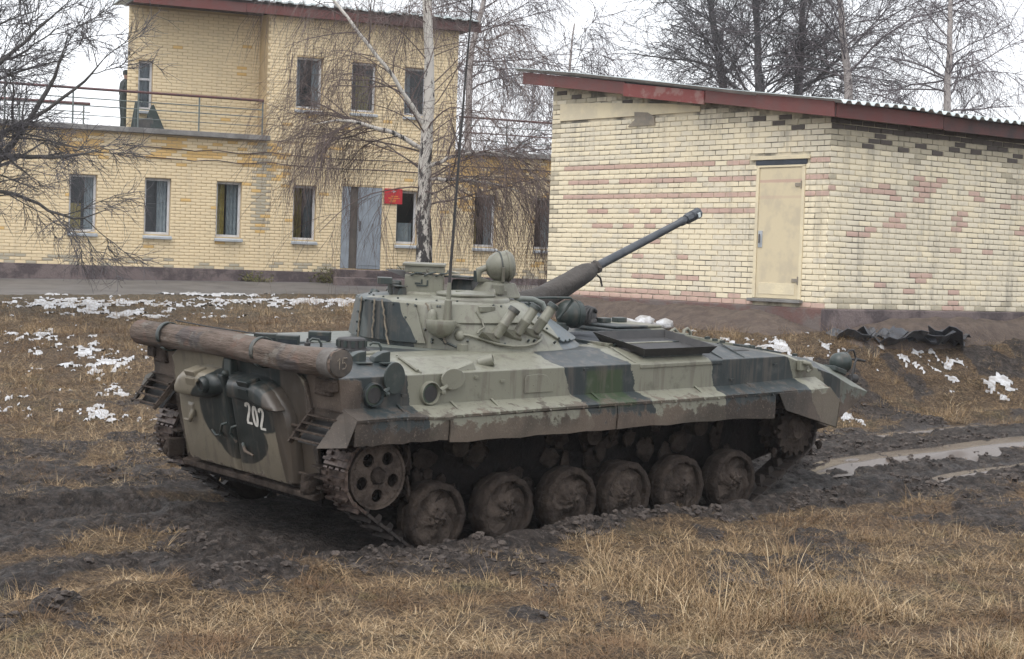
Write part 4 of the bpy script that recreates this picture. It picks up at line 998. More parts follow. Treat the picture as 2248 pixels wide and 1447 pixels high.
def watcher():
    # stands on the terrace behind the front railing, at the corner of the upper storey
    L = BO + BU * (-4.99 * BS) - BN * 2.6 + Vector((0, 0, 2.55 * BS)); root = empty('person', L, R(-60)); tag(root, 'person in dark uniform on the terrace at the corner of the upper storey', 'person')
    v = [(0, 0, .92), (0, 0, 1.10), (0, .0, 1.30), (0, .02, 1.44), (0, .03, 1.50),
         (-.10, 0, .90), (-.11, .02, .50), (-.11, -.02, .10), (-.11, .10, .04), (.10, 0, .90), (.11, .0, .50), (.11, -.03, .10), (.11, .09, .04),
         (-.19, 0, 1.40), (-.25, -.02, 1.13), (-.20, .12, .95), (.19, 0, 1.40), (.25, -.02, 1.13), (.20, .12, .95)]
    e = [(0, 1), (1, 2), (2, 3), (3, 4), (0, 5), (5, 6), (6, 7), (7, 8), (0, 9), (9, 10), (10, 11), (11, 12), (2, 13), (13, 14), (14, 15), (2, 16), (16, 17), (17, 18)]
    r_ = [(.17, .12), (.15, .11), (.18, .12), (.10, .08), .055, .105, .075, .055, .05, .105, .075, .055, .05, .07, .055, .04, .07, .055, .04]
    skin_body('body', v, e, r_, M_UNIF, root)
    m2 = MB(); m2.lathe((0, .05, 1.46), (0, .05, 1), [(0, .05), (.05, .07), (.11, .088), (.17, .092), (.22, .07), (.25, .02)], 16); h = m2.build('head', M_SKIN, root, smooth=60)
    m2 = MB(); m2.lathe((0, .05, 1.585), (0, .05, 1), [(0, .098), (.05, .106), (.10, .10), (.13, .06), (.135, .01)], 16); m2.box((0, .15, 1.62), (.13, .08, .012)); m2.build('cap', M_UNIF, h, smooth=60)
    for s in (-1, 1):
        m2 = MB(); c = Vector((s * .185, .17, .90)); m2.box(c, (.035, .085, .05))
        for q in range(4): m2.tube([c + Vector((0, .03, -.02 + q * .015)), c + Vector((-s * .01, .07, -.03 + q * .014)), c + Vector((-s * .03, .085, -.04 + q * .013))], [.009, .008, .006], 5)
        m2.tube([c + Vector((0, 0, .02)), c + Vector((-s * .03, .03, .03))], [.011, .008], 5); m2.build('hand', M_SKIN, root, smooth=60)
watcher()
M_FELT = pmat('tarred_felt', (.055, .062, .075), (.035, .035, .04), 4, .45, .5, 20, bdist=.02)
M_DIRT = pmat('dark_soil_bank', (.065, .048, .04), (.10, .075, .06), 6, .95, .7, 30, bdist=.03)
def debris():
    c = SO + SR * (.95 * SS) - SL * .75; z = gz(c.x, c.y); root = empty('debris_heap', (c.x, c.y, z)); tag(root, 'heap of torn black roofing felt at the foot of the store corner', 'debris heap')
    rg = np.random.default_rng(5)
    for i in range(11):
        n = 5; u0 = -1.1 + i * .24 + rg.uniform(-.1, .1); d0 = rg.uniform(-.25, .35); s = rg.uniform(.28, .6); a = rg.uniform(-.6, .6); V = []; F = []
        for p in range(n + 1):
            for q in range(n + 1):
                x = (p / n - .5) * s * 1.5; y = (q / n - .5) * s; zz = .10 + .07 * math.sin(p * 1.3 + i) + .06 * math.cos(q * 1.7 + i * 2) + rg.normal(0, .014) + .10 * (d0 + .25) - x * .2 * math.sin(a * 3)
                w = SR * (u0 + x * math.cos(a) - y * math.sin(a)) + SL * (d0 + x * math.sin(a) + y * math.cos(a)); V.append((w.x, w.y, max(zz, .01)))
        for p in range(n):
            for q in range(n): k = p * (n + 1) + q; F.append((k, k + 1, k + n + 2, k + n + 1))
        m2 = MB(); m2.add(V, F); o = m2.build('felt_scrap', M_FELT, root); so = o.modifiers.new('t', 'SOLIDIFY'); so.thickness = .008
debris()
def bank(name, c0, ax, ln, wd, ht, seed):
    nu, nv = int(ln / .09), 14; V = []
    for i in range(nu + 1):
        for j in range(nv + 1):
            p = c0 + ax * (ln * i / nu) ; s = j / nv * 2 - 1; out = Vector((-ax.y, ax.x, 0)); p = p + out * (s * wd)
            h = (1 - s * s) * ht * (.55 + .9 * float(fbm(np.array([i * .12 + seed]), np.array([j * .3]), 3, seed)[0])) * min(1, 6 * i / nu, 6 * (1 - i / nu))
            V.append((p.x, p.y, gz(p.x, p.y) - .04 + h))
    o = np_mesh(name, V, grid_faces(nu + 1, nv + 1), M_DIRT, smooth=True); tag(o, kind='stuff')
bank('soil_bank', SO - SL * .45 - SR * .4, SR, 9.5, .5, .27, 3)
bank('soil_bank', SO - SR * .5 - SL * .2, SL, 8.0, .8, .34, 9)
def snow_heap():
    rg = np.random.default_rng(8); V = []; F = []
    bm = bmesh.new()
    for i in range(24):
        x = 1.8 + rg.normal(0, .28); y = 27 + rg.normal(0, .2); s = rg.uniform(.05, .13)
        M = Matrix.Translation((x, y, gz(x, y) + s * .55 + .03)) @ Matrix.Diagonal((s * 1.3, s, s * .8, 1))
        g = bmesh.ops.create_icosphere(bm, subdivisions=2, radius=1, matrix=M)
        for v in g['verts']: v.co += Vector(rg.normal(0, .09 * s, 3))
    me = bpy.data.meshes.new('snow_heap'); bm.to_mesh(me); bm.free(); me.materials.append(M_SNOW); me.polygons.foreach_set('use_smooth', [True] * len(me.polygons))
    o = bpy.data.objects.new('snow_heap', me); COL.objects.link(o); tag(o, kind='stuff')
snow_heap()

# ------------------------------------------------------------------ the tracked fighting vehicle
veh = bpy.data.objects.new('armoured_vehicle', None); COL.objects.link(veh)
_q = Matrix([list(map(float, r_)) for r_ in RV]).to_quaternion(); _q.normalize()
veh.location = tuple(OV); veh.rotation_mode = 'QUATERNION'; veh.rotation_quaternion = _q
tag(veh, 'camouflaged tracked fighting vehicle with raised autocannon and 202 on its rear door', 'armoured vehicle')
TAN, DARK, GRN = (.176, .175, .136), (.019, .027, .029), (.028, .046, .020)
MUDC, MUDW = (.105, .080, .062), (.045, .035, .028)
def camo(name, mode='hull', mud=(1.25, .85), mudamt=1.0, rough=.42):
    m, b, N = start(name, obj=veh)
    x, y, z = N.sep()
    n1 = N.noise(1.6, 3, .5); n2 = N.noise(7, 5, .65); n3 = N.noise(45, 4, .7)
    wob = N.math('MULTIPLY', N.math('SUBTRACT', n1, .5), .55); wob2 = N.math('MULTIPLY', N.math('SUBTRACT', n2, .5), .09)
    def ell(yc, zc, ry, rz, tilt=0.0):
        a = N.math('SUBTRACT', y, yc); c = N.math('SUBTRACT', z, zc)
        a = N.math('ADD', a, N.math('MULTIPLY', c, tilt))
        a = N.math('POWER', N.math('ABSOLUTE', N.math('DIVIDE', a, ry)), 2); c = N.math('POWER', N.math('ABSOLUTE', N.math('DIVIDE', c, rz)), 2)
        q = N.math('SUBTRACT', 1.0, N.math('ADD', a, c)); return N.remap(N.math('ADD', q, N.math('MULTIPLY', wob2, 3)), -.06, .06)
    if mode == 'hull':
        s = N.math('ADD', N.math('ADD', x, N.math('MULTIPLY', N.math('SUBTRACT', z, 1.4), .28)), N.math('ADD', N.math('MULTIPLY', wob, .75), N.math('MULTIPLY', wob2, 1.4)))
        s = N.math('DIVIDE', N.math('ADD', s, .5), 8)
        p = lambda v: (v + .5) / 8
        c = N.ramp(s, [(0, DARK), (p(.66), TAN), (p(2.32), DARK), (p(3.08), TAN), (p(4.12), DARK), (p(5.22), TAN), (p(5.70), DARK), (p(6.05), (.11, .12, .10)), (p(6.9), DARK)], 'CONSTANT')
        g = N.math('MULTIPLY', N.remap(N.math('ADD', N.math('ABSOLUTE', N.math('SUBTRACT', x, 2.78)), wob2), .24, .20), N.remap(N.math('ABSOLUTE', N.math('SUBTRACT', z, 1.30)), .17, .13))
        c = N.mix(g, c, GRN)
        # the far half carries its own bands
        s2 = N.math('DIVIDE', N.math('ADD', N.math('ADD', x, N.math('MULTIPLY', y, .6)), N.math('ADD', wob, 1.5)), 10)
        c2 = N.ramp(s2, [(0, DARK), (.24, (.13, .145, .13)), (.40, DARK), (.62, TAN), (.70, DARK)], 'CONSTANT')
        c = N.mix(N.remap(y, -.75, -.65), c, c2)
    elif mode == 'turret':
        s = N.math('DIVIDE', N.math('ADD', N.math('ADD', x, N.math('MULTIPLY', wob, .3)), N.math('MULTIPLY', N.math('SUBTRACT', z, 1.8), .12)), 5)
        c = N.ramp(s, [(0, DARK), (1.40 / 5, TAN), (2.60 / 5, (.085, .105, .115)), (3.0 / 5, (.085, .105, .115))], 'CONSTANT')
        c = N.mix(N.remap(N.math('ADD', y, wob), .15, .2), c, (.07, .085, .085))
    elif mode == 'rear':
        m1 = ell(.03, 1.01, .43, .29, -.2); m2 = ell(-.01, 1.30, .22, .26); m3 = ell(-.40, 1.27, .60, .33, .1); m4 = ell(-.86, .88, .21, .75, -.10); m5 = ell(-.14, .84, .36, .19, .25)
        d = m1
        for q in (m2, m3, m4, m5): d = N.math('MAXIMUM', d, q)
        blk = ell(-.2, 1.28, .66, .30)
        c = N.mix(d, (.185, .163, .122), (.016, .022, .022)); 
        c = N.mix(N.math('MULTIPLY', m4, .9), c, (.06, .048, .038))
    elif mode == 'tan': c = N.mix(N.remap(n1, .4, .7), TAN, tuple(v * .85 for v in TAN))
    else: c = N.mix(N.remap(n1, .4, .7), (.030, .041, .038), (.021, .029, .028))
    # paint: fading, chips, run-down dirt, then mud thrown up from below
    c = N.mix(N.remap(n2, .52, .72, 0, .10 if mode == 'rear' else .20), c, (.17, .165, .145))
    c = N.mix(N.remap(n3, .62, .70, 0, .8), c, (.05, .038, .032))
    if mode == 'rear': c = N.mix(N.math('MULTIPLY', N.remap(z, 1.15, .6), N.remap(n1, .3, .7, .1, .5)), c, (.13, .105, .08))
    if mode != 'rear': c = N.mix(N.remap(N.noise(3.3, 6, .7), .54, .68, 0, .5), c, (.062, .056, .045))
    sv = N.noise(1, 4, .6, co=N.scaled((14, 14, 1.2)))
    c = N.mix(N.math('MULTIPLY', N.remap(sv, .5, .66), .5), c, (.095, .08, .066))
    mm = N.math('ADD', N.remap(z, mud[0], mud[1], 0, 1), N.math('MULTIPLY', N.math('SUBTRACT', n2, .5), 2.0))
    if mode in ('hull', 'rear'):      # the rear corners are plastered
        rc = N.math('MULTIPLY', N.remap(x, .34, .1), N.remap(N.math('ABSOLUTE', y), .92, 1.05)); rc = N.math('MULTIPLY', rc, N.remap(z, 1.53, 1.42))
        mm = N.math('MAXIMUM', mm, N.math('ADD', rc, N.math('MULTIPLY', N.math('SUBTRACT', n2, .5), 1.2)))
    mf = N.math('MULTIPLY', N.remap(mm, .42, .62), mudamt)
    mc = N.mix(N.remap(n1, .4, .62), MUDC, MUDW); mc = N.mix(N.remap(n3, .55, .75), mc, (.17, .135, .105))
    N.link(N.mix(mf, c, mc), b.inputs['Base Color'])
    N.link(N.math('ADD', rough, N.math('ADD', N.math('MULTIPLY', mf, .38), N.math('MULTIPLY', N.math('SUBTRACT', n2, .5), .35))), b.inputs['Roughness'])
    b.inputs['Specular IOR Level'].default_value = .45
    N.bump(N.math('ADD', N.math('MULTIPLY', n3, N.math('ADD', .12, mf)), N.math('MULTIPLY', n2, mf)), .45, .012, b)
    return m
M_HULL = camo('hull_camouflage_paint'); M_TUR = camo('turret_camouflage_paint', 'turret', (1.2, .9)); M_REAR = camo('rear_door_camouflage_paint', 'rear', (.66, .5), rough=.38)
M_TANP = camo('tan_paint', 'tan', (1.2, .9)); M_GREENP = camo('dark_green_paint', 'green', (1.0, .6))
M_FEND = camo('muddy_fender_paint', 'hull', (1.33, 1.05), .72, .5); M_SKIRT = camo('muddy_skirt_paint', 'hull', (1.30, .93), .88, .6)
M_MUD = pmat('caked_mud', (.048, .037, .030), (.026, .020, .017), 7, .92, .9, 26, bdist=.03, spec=.15)
M_MUD2 = pmat('dried_mud', (.085, .067, .055), (.040, .031, .026), 6, .92, .9, 22, bdist=.03, spec=.15)
M_TRACK = pmat('worn_track_steel', (.045, .035, .03), (.022, .018, .016), 9, .6, .5, 40, metal=.25)
M_TRACKB = pmat('polished_track_steel', (.17, .13, .11), (.05, .035, .03), 14, .38, .4, 30, metal=.6)
M_BLACK = pmat('black_rubber', (.018, .018, .019), (.03, .028, .027), 12, .6, .2)
M_STEEL = pmat('gun_steel', (.055, .062, .072), (.075, .082, .092), 8, .42, .1, 60, metal=.3)
M_LENS = pmat('dark_lens', (.02, .026, .03), (.03, .035, .04), 5, .12, 0)
M_CANVAS = pmat('dark_canvas_sleeve', (.062, .055, .050), (.042, .038, .035), 6, .85, .7, 18, bdist=.02)
M_ROPE = pmat('grey_lacing_rope', (.20, .17, .125), (.13, .11, .085), 30, .9, .4, 120)
M_PORT = pmat('green_port_lining', (.05, .075, .05), (.035, .05, .035), 10, .6, 0)
M_LOG = None
# ---- hull: lofted from cross sections (half profile mirrored)
def half(x, pts): return [(x if len(p) == 2 else x + p[2], p[0], p[1]) for p in pts]
def section(x, pr):
    h = half(x, pr[2:]); return h + [(a, -b, c) for a, b, c in reversed(h) if abs(b) > 1e-6]
def low_section(x, pr):
    h = half(x, [pr[2], pr[1]]); return h + [(a, -b, c) for a, b, c in reversed(h)]
S0 = [(.0, .42, .20), (.96, .42, .20), (1.0, .95, .09), (1.4, 1.0, .07), (1.4, 1.48, .0), (1.05, 1.575, -.03), (.0, 1.585, -.03)]
SECS = [(0.0, S0),
        (.9, [(0, .40), (1.0, .40), (1.02, .97), (1.4, 1.0), (1.4, 1.485), (1.05, 1.58), (0, 1.59)]),
        (4.55, [(0, .40), (1.0, .40), (1.02, .97), (1.4, 1.0), (1.4, 1.49), (1.05, 1.59), (0, 1.605)]),
        (5.14, [(0, .42), (1.0, .42), (1.02, .97), (1.4, 1.0), (1.4, 1.495), (1.02, 1.525), (0, 1.54)]),
        (5.95, [(0, .60), (1.0, .60), (1.18, .72), (1.30, .76), (1.33, 1.285), (1.0, 1.405), (0, 1.43)]),
        (6.40, [(0, .80), (1.0, .80), (1.15, .86), (1.20, .89), (1.22, 1.14), (.95, 1.29), (0, 1.33)]),
        (6.73, [(0, 1.04), (1.0, 1.04), (1.10, 1.045), (1.17, 1.05), (1.17, 1.065), (.93, 1.08), (0, 1.10)])]
M_BELLY = pmat('shaded_wet_mud', (.014, .011, .010), (.007, .006, .006), 5, .8, .9, 22, bdist=.03, spec=.12)  # wet mud, its colour blackened with the shade under the hull
secs = [section(*q) for q in SECS]
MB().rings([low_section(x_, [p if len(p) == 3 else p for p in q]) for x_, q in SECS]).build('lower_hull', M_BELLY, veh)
hull = MB().rings(secs).build('hull', M_HULL, veh, bevel=.006)
# ---- turret
B0 = np.array([2.389, 1.035, 1.575]); B1 = np.array([2.06, .70, 1.975])
def TS(az, h, off=0.0):
    a = R(az); c = B0 + (B1 - B0) * h
    nz = (B0[1] - B1[1]) / (B1[2] - B0[2]); nn = Vector((math.cos(a), math.sin(a), nz + .55 * math.cos(a))).normalized()
    return Vector((c[0] + c[1] * math.cos(a), c[1] * math.sin(a), c[2])) + nn * off
turret = MB(); NS = 72
turret.rings([[TS(360 * k / NS, h, o) for k in range(NS)] for h, o in ((-.02, .0), (.25, .012), (.6, .016), (.92, .01), (.975, -.004))] + [[Vector((B1[0] + (B1[1] - .03) * math.cos(2 * math.pi * k / NS), (B1[1] - .03) * math.sin(2 * math.pi * k / NS), B1[2])) for k in range(NS)], [Vector((B1[0] + .35 * math.cos(2 * math.pi * k / NS), .35 * math.sin(2 * math.pi * k / NS), B1[2] + .012)) for k in range(NS)]])
tur = turret.build('turret', M_TUR, veh, smooth=32)
mb = MB(); mb.lathe((B0[0], 0, 1.50), (0, 0, 1), [(0, 1.09), (.045, 1.10), (.06, 1.085), (.066, 1.05), (.08, 1.045), (.09, 1.0)], 72); mb.build('turret_ring', M_HULL, veh, smooth=30)
def patch(a0, a1, h0, h1, off, th, na=18, skew=0.0):
    rows = []
    for o in (off, off + th):
        rows.append([[TS(a0 + (a1 - a0) * i / na + skew * (1 - j), h0 + (h1 - h0) * j, o) for j in (0, 1)] for i in range(na + 1)])
    V = []; F = []
    for L_ in rows:
        for q in L_: V += q
    n = 2 * (na + 1)
    for i in range(na):
        a = 2 * i; F += [(a, a + 1, a + 3, a + 2), (n + a, n + a + 2, n + a + 3, n + a + 1), (a, a + 2, n + a + 2, n + a), (a + 1, n + a + 1, n + a + 3, a + 3)]
    F += [(0, n, n + 1, 1), (2 * na, 2 * na + 1, n + 2 * na + 1, n + 2 * na)]
    return MB().add(V, F)
for a0, a1, h0, h1, sk in ((-191, -170.5, .10, .93, 0), (-169, -146, .10, .93, -1.5), (-215, -194, .10, .93, 0), (-78, -22, .13, .60, 8), (-136, -84, .55, .93, 0), (22, 78, .13, .6, 0), (95, 140, .2, .93, 0)):
    patch(a0, a1, h0, h1, .012, .022, skew=sk).build('armour_panel', M_TUR, tur, smooth=30, bevel=.004)
rr_ = random.Random(3)
for az, h0, h1, dz in ((-192.5, .95, .02, 2), (-169.8, .95, .0, 2.5), (-177, .93, .10, -1), (-138.5, .93, .12, 1)):
    pts = [TS(az + dz * (i / 13) + rr_.uniform(-.5, .5) + (.45 if i % 2 else -.45), h0 + (h1 - h0) * i / 13, .045 + .008 * (i % 2)) for i in range(14)]
    MB().tube(pts, .008, 6).build('lacing_rope', M_ROPE, tur, smooth=60)
# bolts over the turret
mb = MB()
for i in range(46):
    az = rr_.uniform(-200, -20); h = rr_.choice([.14, .2, .4, .62, .88, .9]); p = TS(az, h, .018); q = TS(az, h, .045)
    mb.cyl(p, q, .011, .009, 7)
for i in range(22):
    a = 2 * math.pi * i / 22; mb.cyl((B1[0] + .62 * math.cos(a), .62 * math.sin(a), 1.97), (B1[0] + .62 * math.cos(a), .62 * math.sin(a), 1.99), .011, .009, 7)
mb.build('bolts', M_GREENP, tur)['kind'] = 'stuff'
# hatch ring and lid on the right, second hatch on the left
def roof_hatch(x, y, r, rl, mat):
    o = MB().lathe((x, y, 1.955), (0, 0, 1), [(0, r + .015), (.03, r + .012), (.045, r), (.052, r - .02), (.055, r - .06)], 48).build('hatch_ring', mat, tur, smooth=35)
    l_ = MB().lathe((x - .06, y - .02, 2.012), (0, 0, 1), [(0, rl), (.014, rl + .006), (.026, rl), (.034, rl * .8), (.044, rl * .3)], 44).build('hatch_lid', mat, tur, smooth=35)
    m2 = MB(); m2.box((x + rl - .02, y - .10, 2.07), (.07, .10, .09)); m2.box((x + rl + .03, y - .10, 2.04), (.08, .06, .05)); m2.build('hinge', mat, l_, bevel=.008)
    m2 = MB(); m2.box((x - rl * .6, y - .06, 2.055), (.10, .02, .012)); m2.build('handle', mat, l_, bevel=.003)
roof_hatch(2.13, -.33, .345, .255, M_TANP)
# square sight housing with lifted lid
sb = MB(); c0 = Vector((2.06, .22, 0)); rz = Matrix.Rotation(R(-41), 3, 'Z')     # turned to face across the deck
sb.lathe((2.06, .22, 1.965), (0, 0, 1), [(0, .24), (.02, .24), (.03, .2), (.045, .19)], 32)
sb.box((2.06, .22, 2.075), (.345, .26, .17), rz)
sbo = sb.build('sight_housing', M_TANP, tur, bevel=.012)
lid = MB(); lid.box((2.055, .225, 2.248), (.38, .29, .024), rz); lid.box((2.06, .22, 2.208), (.35, .26, .056), rz); lid.build('lid', M_TANP, sbo, bevel=.006)
mb = MB()
for dx, dz in ((-.12, 0), (0, .012), (.1, .004)):
    w = rz @ Vector((dx, -.137, 0)); mb.tube([c0 + w + Vector((0, 0, 2.155)), c0 + w + rz @ Vector((.05, -.015, .015)) + Vector((0, 0, 2.162)), c0 + w + rz @ Vector((.10, 0, 0)) + Vector((0, 0, 2.175 + dz))], .009, 6)
w = rz @ Vector((-.02, -.133, 0))
for sx, sz, lx, lz in ((-.055, 2.085, .05, .012), (-.02, 2.10, .012, .04), (.03, 2.09, .012, .05), (-.02, 2.065, .09, .012)): mb.box(c0 + rz @ Vector((sx, -.133, 0)) + Vector((0, 0, sz)), (lx, .012, lz), rz)
mb.build('latches', M_GREENP, sbo)
mb = MB(); w = rz @ Vector((-.2, 0, 0)); 
mb.prism([c0 + rz @ Vector((-.18, .05, 0)) + Vector((0, 0, 2.12)), c0 + rz @ Vector((-.36, .08, 0)) + Vector((0, 0, 2.185)), c0 + rz @ Vector((-.18, .1, 0)) + Vector((0, 0, 2.18))], rz @ Vector((0, .12, 0))); mb.build('visor_flap', M_BLACK, sbo)
mb = MB(); mb.prism([c0 + rz @ Vector((.18, -.02, 0)) + Vector((0, 0, 2.165)), c0 + rz @ Vector((.31, -.02, 0)) + Vector((0, 0, 2.18)), c0 + rz @ Vector((.20, -.02, 0)) + Vector((0, 0, 2.205))], rz @ Vector((0, .12, 0))); mb.build('visor_flap', M_TANP, sbo)
mb = MB(); mb.box(c0 + rz @ Vector((-.27, .1, 0)) + Vector((0, 0, 2.03)), (.12, .16, .12), rz); mb.build('periscope', M_GREENP, sbo, bevel=.02)
# periscopes between the hatches
for x, y, s, mt, a in ((2.36, .02, 1.0, M_GREENP, 20), (1.74, .18, .5, M_GREENP, 0)):
    mr = Matrix.Rotation(R(a), 3, 'Z'); m2 = MB(); c = Vector((x, y, 1.975))
    q = lambda v: c + mr @ (Vector(v) * s)
    m2.hexa([q((-.10, -.12, 0)), q((.10, -.12, 0)), q((.10, .12, 0)), q((-.10, .12, 0)), q((-.05, -.10, .15)), q((.10, -.10, .15)), q((.10, .10, .15)), q((-.05, .10, .15))])
    p = m2.build('periscope', mt, tur, bevel=.008)
    m2 = MB(); m2.hexa([q((-.16, -.13, .17)), q((.10, -.13, .16)), q((.10, .13, .16)), q((-.16, .13, .17)), q((-.16, -.13, .185)), q((.10, -.13, .18)), q((.10, .13, .18)), q((-.16, .13, .185))]); m2.build('visor', mt, p)
mb = MB(); mb.cyl((1.67, .20, 1.96), (1.67, .20, 2.09), .016); mb.box((1.63, .24, 2.105), (.13, .16, .055), Matrix.Rotation(R(-35), 3, 'Z')); mb.build('aerial_bracket', M_GREENP, tur, bevel=.004)
# searchlight on its hinged base
sl = MB(); sl.hexa([(2.28, -.47, 1.99), (2.62, -.47, 1.99), (2.62, -.13, 1.99), (2.28, -.13, 1.99), (2.36, -.42, 2.125), (2.58, -.42, 2.125), (2.58, -.18, 2.125), (2.36, -.18, 2.125)]); base_ = sl.build('searchlight_base', M_TANP, tur, bevel=.012)
sd_ = Vector((.86, -.42, .10)).normalized(); sc_ = Vector((2.49, -.30, 2.262))
lamp = MB(); lamp.lathe(sc_, sd_, [(-.125, .02), (-.115, .06), (-.085, .10), (-.04, .127), (.0, .135), (.05, .135), (.055, .142), (.075, .142), (.08, .133), (.10, .125), (.12, .10)], 30); lmp = lamp.build('searchlight', M_TANP, tur, smooth=40)
MB().lathe(sc_ + sd_ * .121, sd_, [(0, .10), (.006, .07), (.008, .01)], 24).build('lens', M_LENS, lmp, smooth=40)
MB().lathe(sc_ - sd_ * .012, sd_, [(0, .134), (0, .140), (.012, .140), (.012, .134)], 30, caps=False).build('seam_band', M_GREENP, lmp, smooth=30)
mb = MB(); side_ = sd_.cross(Vector((0, 0, 1))).normalized()
for s in (-1, 1): mb.tube([Vector((2.49, -.30, 2.12)) + side_ * .05 * s, sc_ - Vector((0, 0, .12)) + side_ * .14 * s, sc_ + side_ * .15 * s], .016, 6)
mb.lathe((2.49, -.30, 2.115), (0, 0, 1), [(0, .08), (.02, .08), (.03, .05)], 20); mb.build('yoke', M_TANP, base_, smooth=40)
mb = MB(); mb.tube([sc_ - sd_ * .125, sc_ - sd_ * .19 - Vector((0, 0, .02)), sc_ - sd_ * .19 - Vector((0, 0, .10)), Vector((2.42, -.26, 2.12))], [.03, .034, .028, .02], 8); mb.build('cable_elbow', M_TANP, lmp, smooth=50)
mb = MB(); mb.box(sc_ - sd_ * .20 + side_ * -.02 + Vector((0, 0, -.07)), (.05, .05, .10)); mb.build('junction_box', M_GREENP, base_, bevel=.006)
# aerial
ab = TS(-131, .62, .05); mb = MB(); mb.hexa([ab + Vector(v) for v in ((-.09, .06, -.05), (-.03, -.05, -.06), (.09, -.09, -.06), (.06, .06, -.05), (-.09, .06, -.03), (-.03, -.05, -.04), (.09, -.09, -.04), (.06, .06, -.03))])
mb.lathe(ab + Vector((0, -.015, -.035)), (.02, 0, 1), [(0, .05), (.02, .05), (.025, .034), (.19, .032), (.2, .022), (.34, .017)], 14); ao = mb.build('aerial_mount', M_TANP, tur, smooth=40)
w0 = ab + Vector((.006, -.015, .30)); MB().tube([w0, w0 + Vector((.02, 0, .42)), w0 + Vector((.032, 0, .68))], [.014, .0125, .012], 7).build('aerial_sleeve', M_BLACK, ao)
MB().tube([w0 + Vector((.032, 0, .68)), w0 + Vector((.06, 0, 1.3)), w0 + Vector((.105, -.01, 2.2)), w0 + Vector((.17, -.02, 3.3))], [.011, .0095, .008, .006], 6).build('aerial_whip', M_BLACK, ao)
# bowl shaped ventilator cover, socket and lead
p0 = TS(-136.5, .42, .09)
MB().lathe(p0 + Vector((0, 0, .055)), (0, 0, -1), [(0, .125), (.02, .13), (.05, .128), (.10, .105), (.135, .06), (.15, .012)], 24).build('ventilator_bowl', M_TANP, tur, smooth=45)
p1 = TS(-139, .60, .05); MB().lathe(p1 - Vector((0, 0, .08)), (0, 0, 1), [(0, .042), (.12, .04), (.15, .03), (.165, .008)], 14).build('ventilator_neck', M_TANP, tur, smooth=45)
p2 = TS(-128.5, .31, .0); n2_ = (TS(-128.5, .31, .1) - p2).normalized(); MB().lathe(p2, n2_, [(0, .045), (.03, .045), (.045, .03), (.05, .01)], 16).build('socket', M_TANP, tur, smooth=45)
pts = [TS(a, h, .035) for a, h in ((-128.3, .32), (-124, .30), (-119, .24), (-113, .14), (-106, .09), (-99, .09), (-92, .13), (-86, .20), (-81, .29))]
MB().tube(pts, .012, 7).build('electric_lead', M_TANP, tur, smooth=60)
pts = [TS(a, h, .04) for a, h in ((-110, .78), (-111, .62), (-113, .46), (-117, .40), (-119, .34))]; MB().tube(pts, .010, 6).build('electric_lead', M_TANP, tur, smooth=60)
pts = [TS(a, h, .03) for a, h in ((-140, .26), (-137, .14), (-134, .08), (-132, .03))]; MB().tube(pts, .010, 6).build('electric_lead', M_GREENP, tur, smooth=60)
mb = MB(); mb.box(TS(-131, .02, .05), (.07, .07, .08)); mb.build('terminal_box', M_TANP, tur, bevel=.006)
mb = MB(); mb.box(TS(-101, .84, .03), (.16, .05, .05)); mb.build('step_bracket', M_TANP, tur, bevel=.006)
# smoke dischargers
def discharger(az, h, lean):
    b = TS(az, h, .06); d = Vector((.50, -.22 * (1 if az < 0 else -1), .80)).normalized(); m2 = MB()
    m2.lathe(b, d, [(-.03, .03), (-.02, .042), (.0, .044), (.09, .044), (.095, .047), (.105, .047), (.11, .043), (.235, .043)], 18); t_ = m2.build('smoke_discharger', M_TANP, tur, smooth=40)
    m2 = MB(); m2.lathe(b + d * .232, d, [(0, .052), (.035, .052), (.04, .046), (.042, .02)], 18); m2.build('cap', M_TANP if az == -85 else M_GREENP, t_, smooth=40)
    m2 = MB(); s0 = TS(az - 4, h + .02, .0); m2.prism([b + Vector((-.17, 0, .03)), b + Vector((.0, -.02, .01)), b + Vector((.03, -.02, -.07)), b + Vector((-.05, .0, -.05))], (TS(az, h, -.06) - b)); m2.build('bracket', M_TANP, t_, bevel=.005)
for az, h in ((-110, .30), (-96.5, .35), (-84, .36), (110, .3), (96, .35), (84, .36)): discharger(az, h, 0)
MB().tube([(2.58, -.42, 1.97), (2.62, -.46, 1.99), (2.72, -.50, 1.985), (2.80, -.54, 1.95), (2.83, -.56, 1.88), (2.83, -.56, 1.84)], .026, 10).build('grab_handle', M_HULL, tur, smooth=60)
mb = MB(); mb.box((2.70, -.44, 1.93), (.12, .10, .05)); mb.box((2.86, -.52, 1.84), (.08, .08, .04)); mb.build('grab_bracket', M_GREENP, tur, bevel=.006)
# gun with canvas sleeve
GD = Vector((1.42, 0, .56)).normalized(); G0 = Vector((2.75, 0, 1.77)); GS = Vector((3.97, 0, 2.25))
gun = MB(); gun.lathe(GS - GD * .25, GD, [(0, .046), (.3, .044), (.9, .040), (1.45, .036), (1.46, .043), (1.50, .045), (1.52, .036), (1.54, .036)], 18); g_ = gun.build('gun_barrel', M_STEEL, tur, smooth=40)
mz = GS - GD * .25 + GD * 1.54; m2 = MB(); m2.lathe(mz, GD, [(0, .046), (.03, .056), (.06, .058), (.07, .05), (.085, .05), (.09, .058), (.19, .058), (.20, .05)], 8); m2.box(mz + GD * .13 + Vector((0, -.055, 0)), (.05, .02, .04), Matrix.Rotation(-math.atan2(.56, 1.42), 3, 'Y')); mzo = m2.build('muzzle_brake', M_STEEL, g_, smooth=30)
m2 = MB(); m2.box(mz + GD * .135 + Vector((0, -.062, .0)), (.035, .012, .045), Matrix.Rotation(-math.atan2(.56, 1.42), 3, 'Y')); m2.build('vent_slot', M_SHEET, mzo)
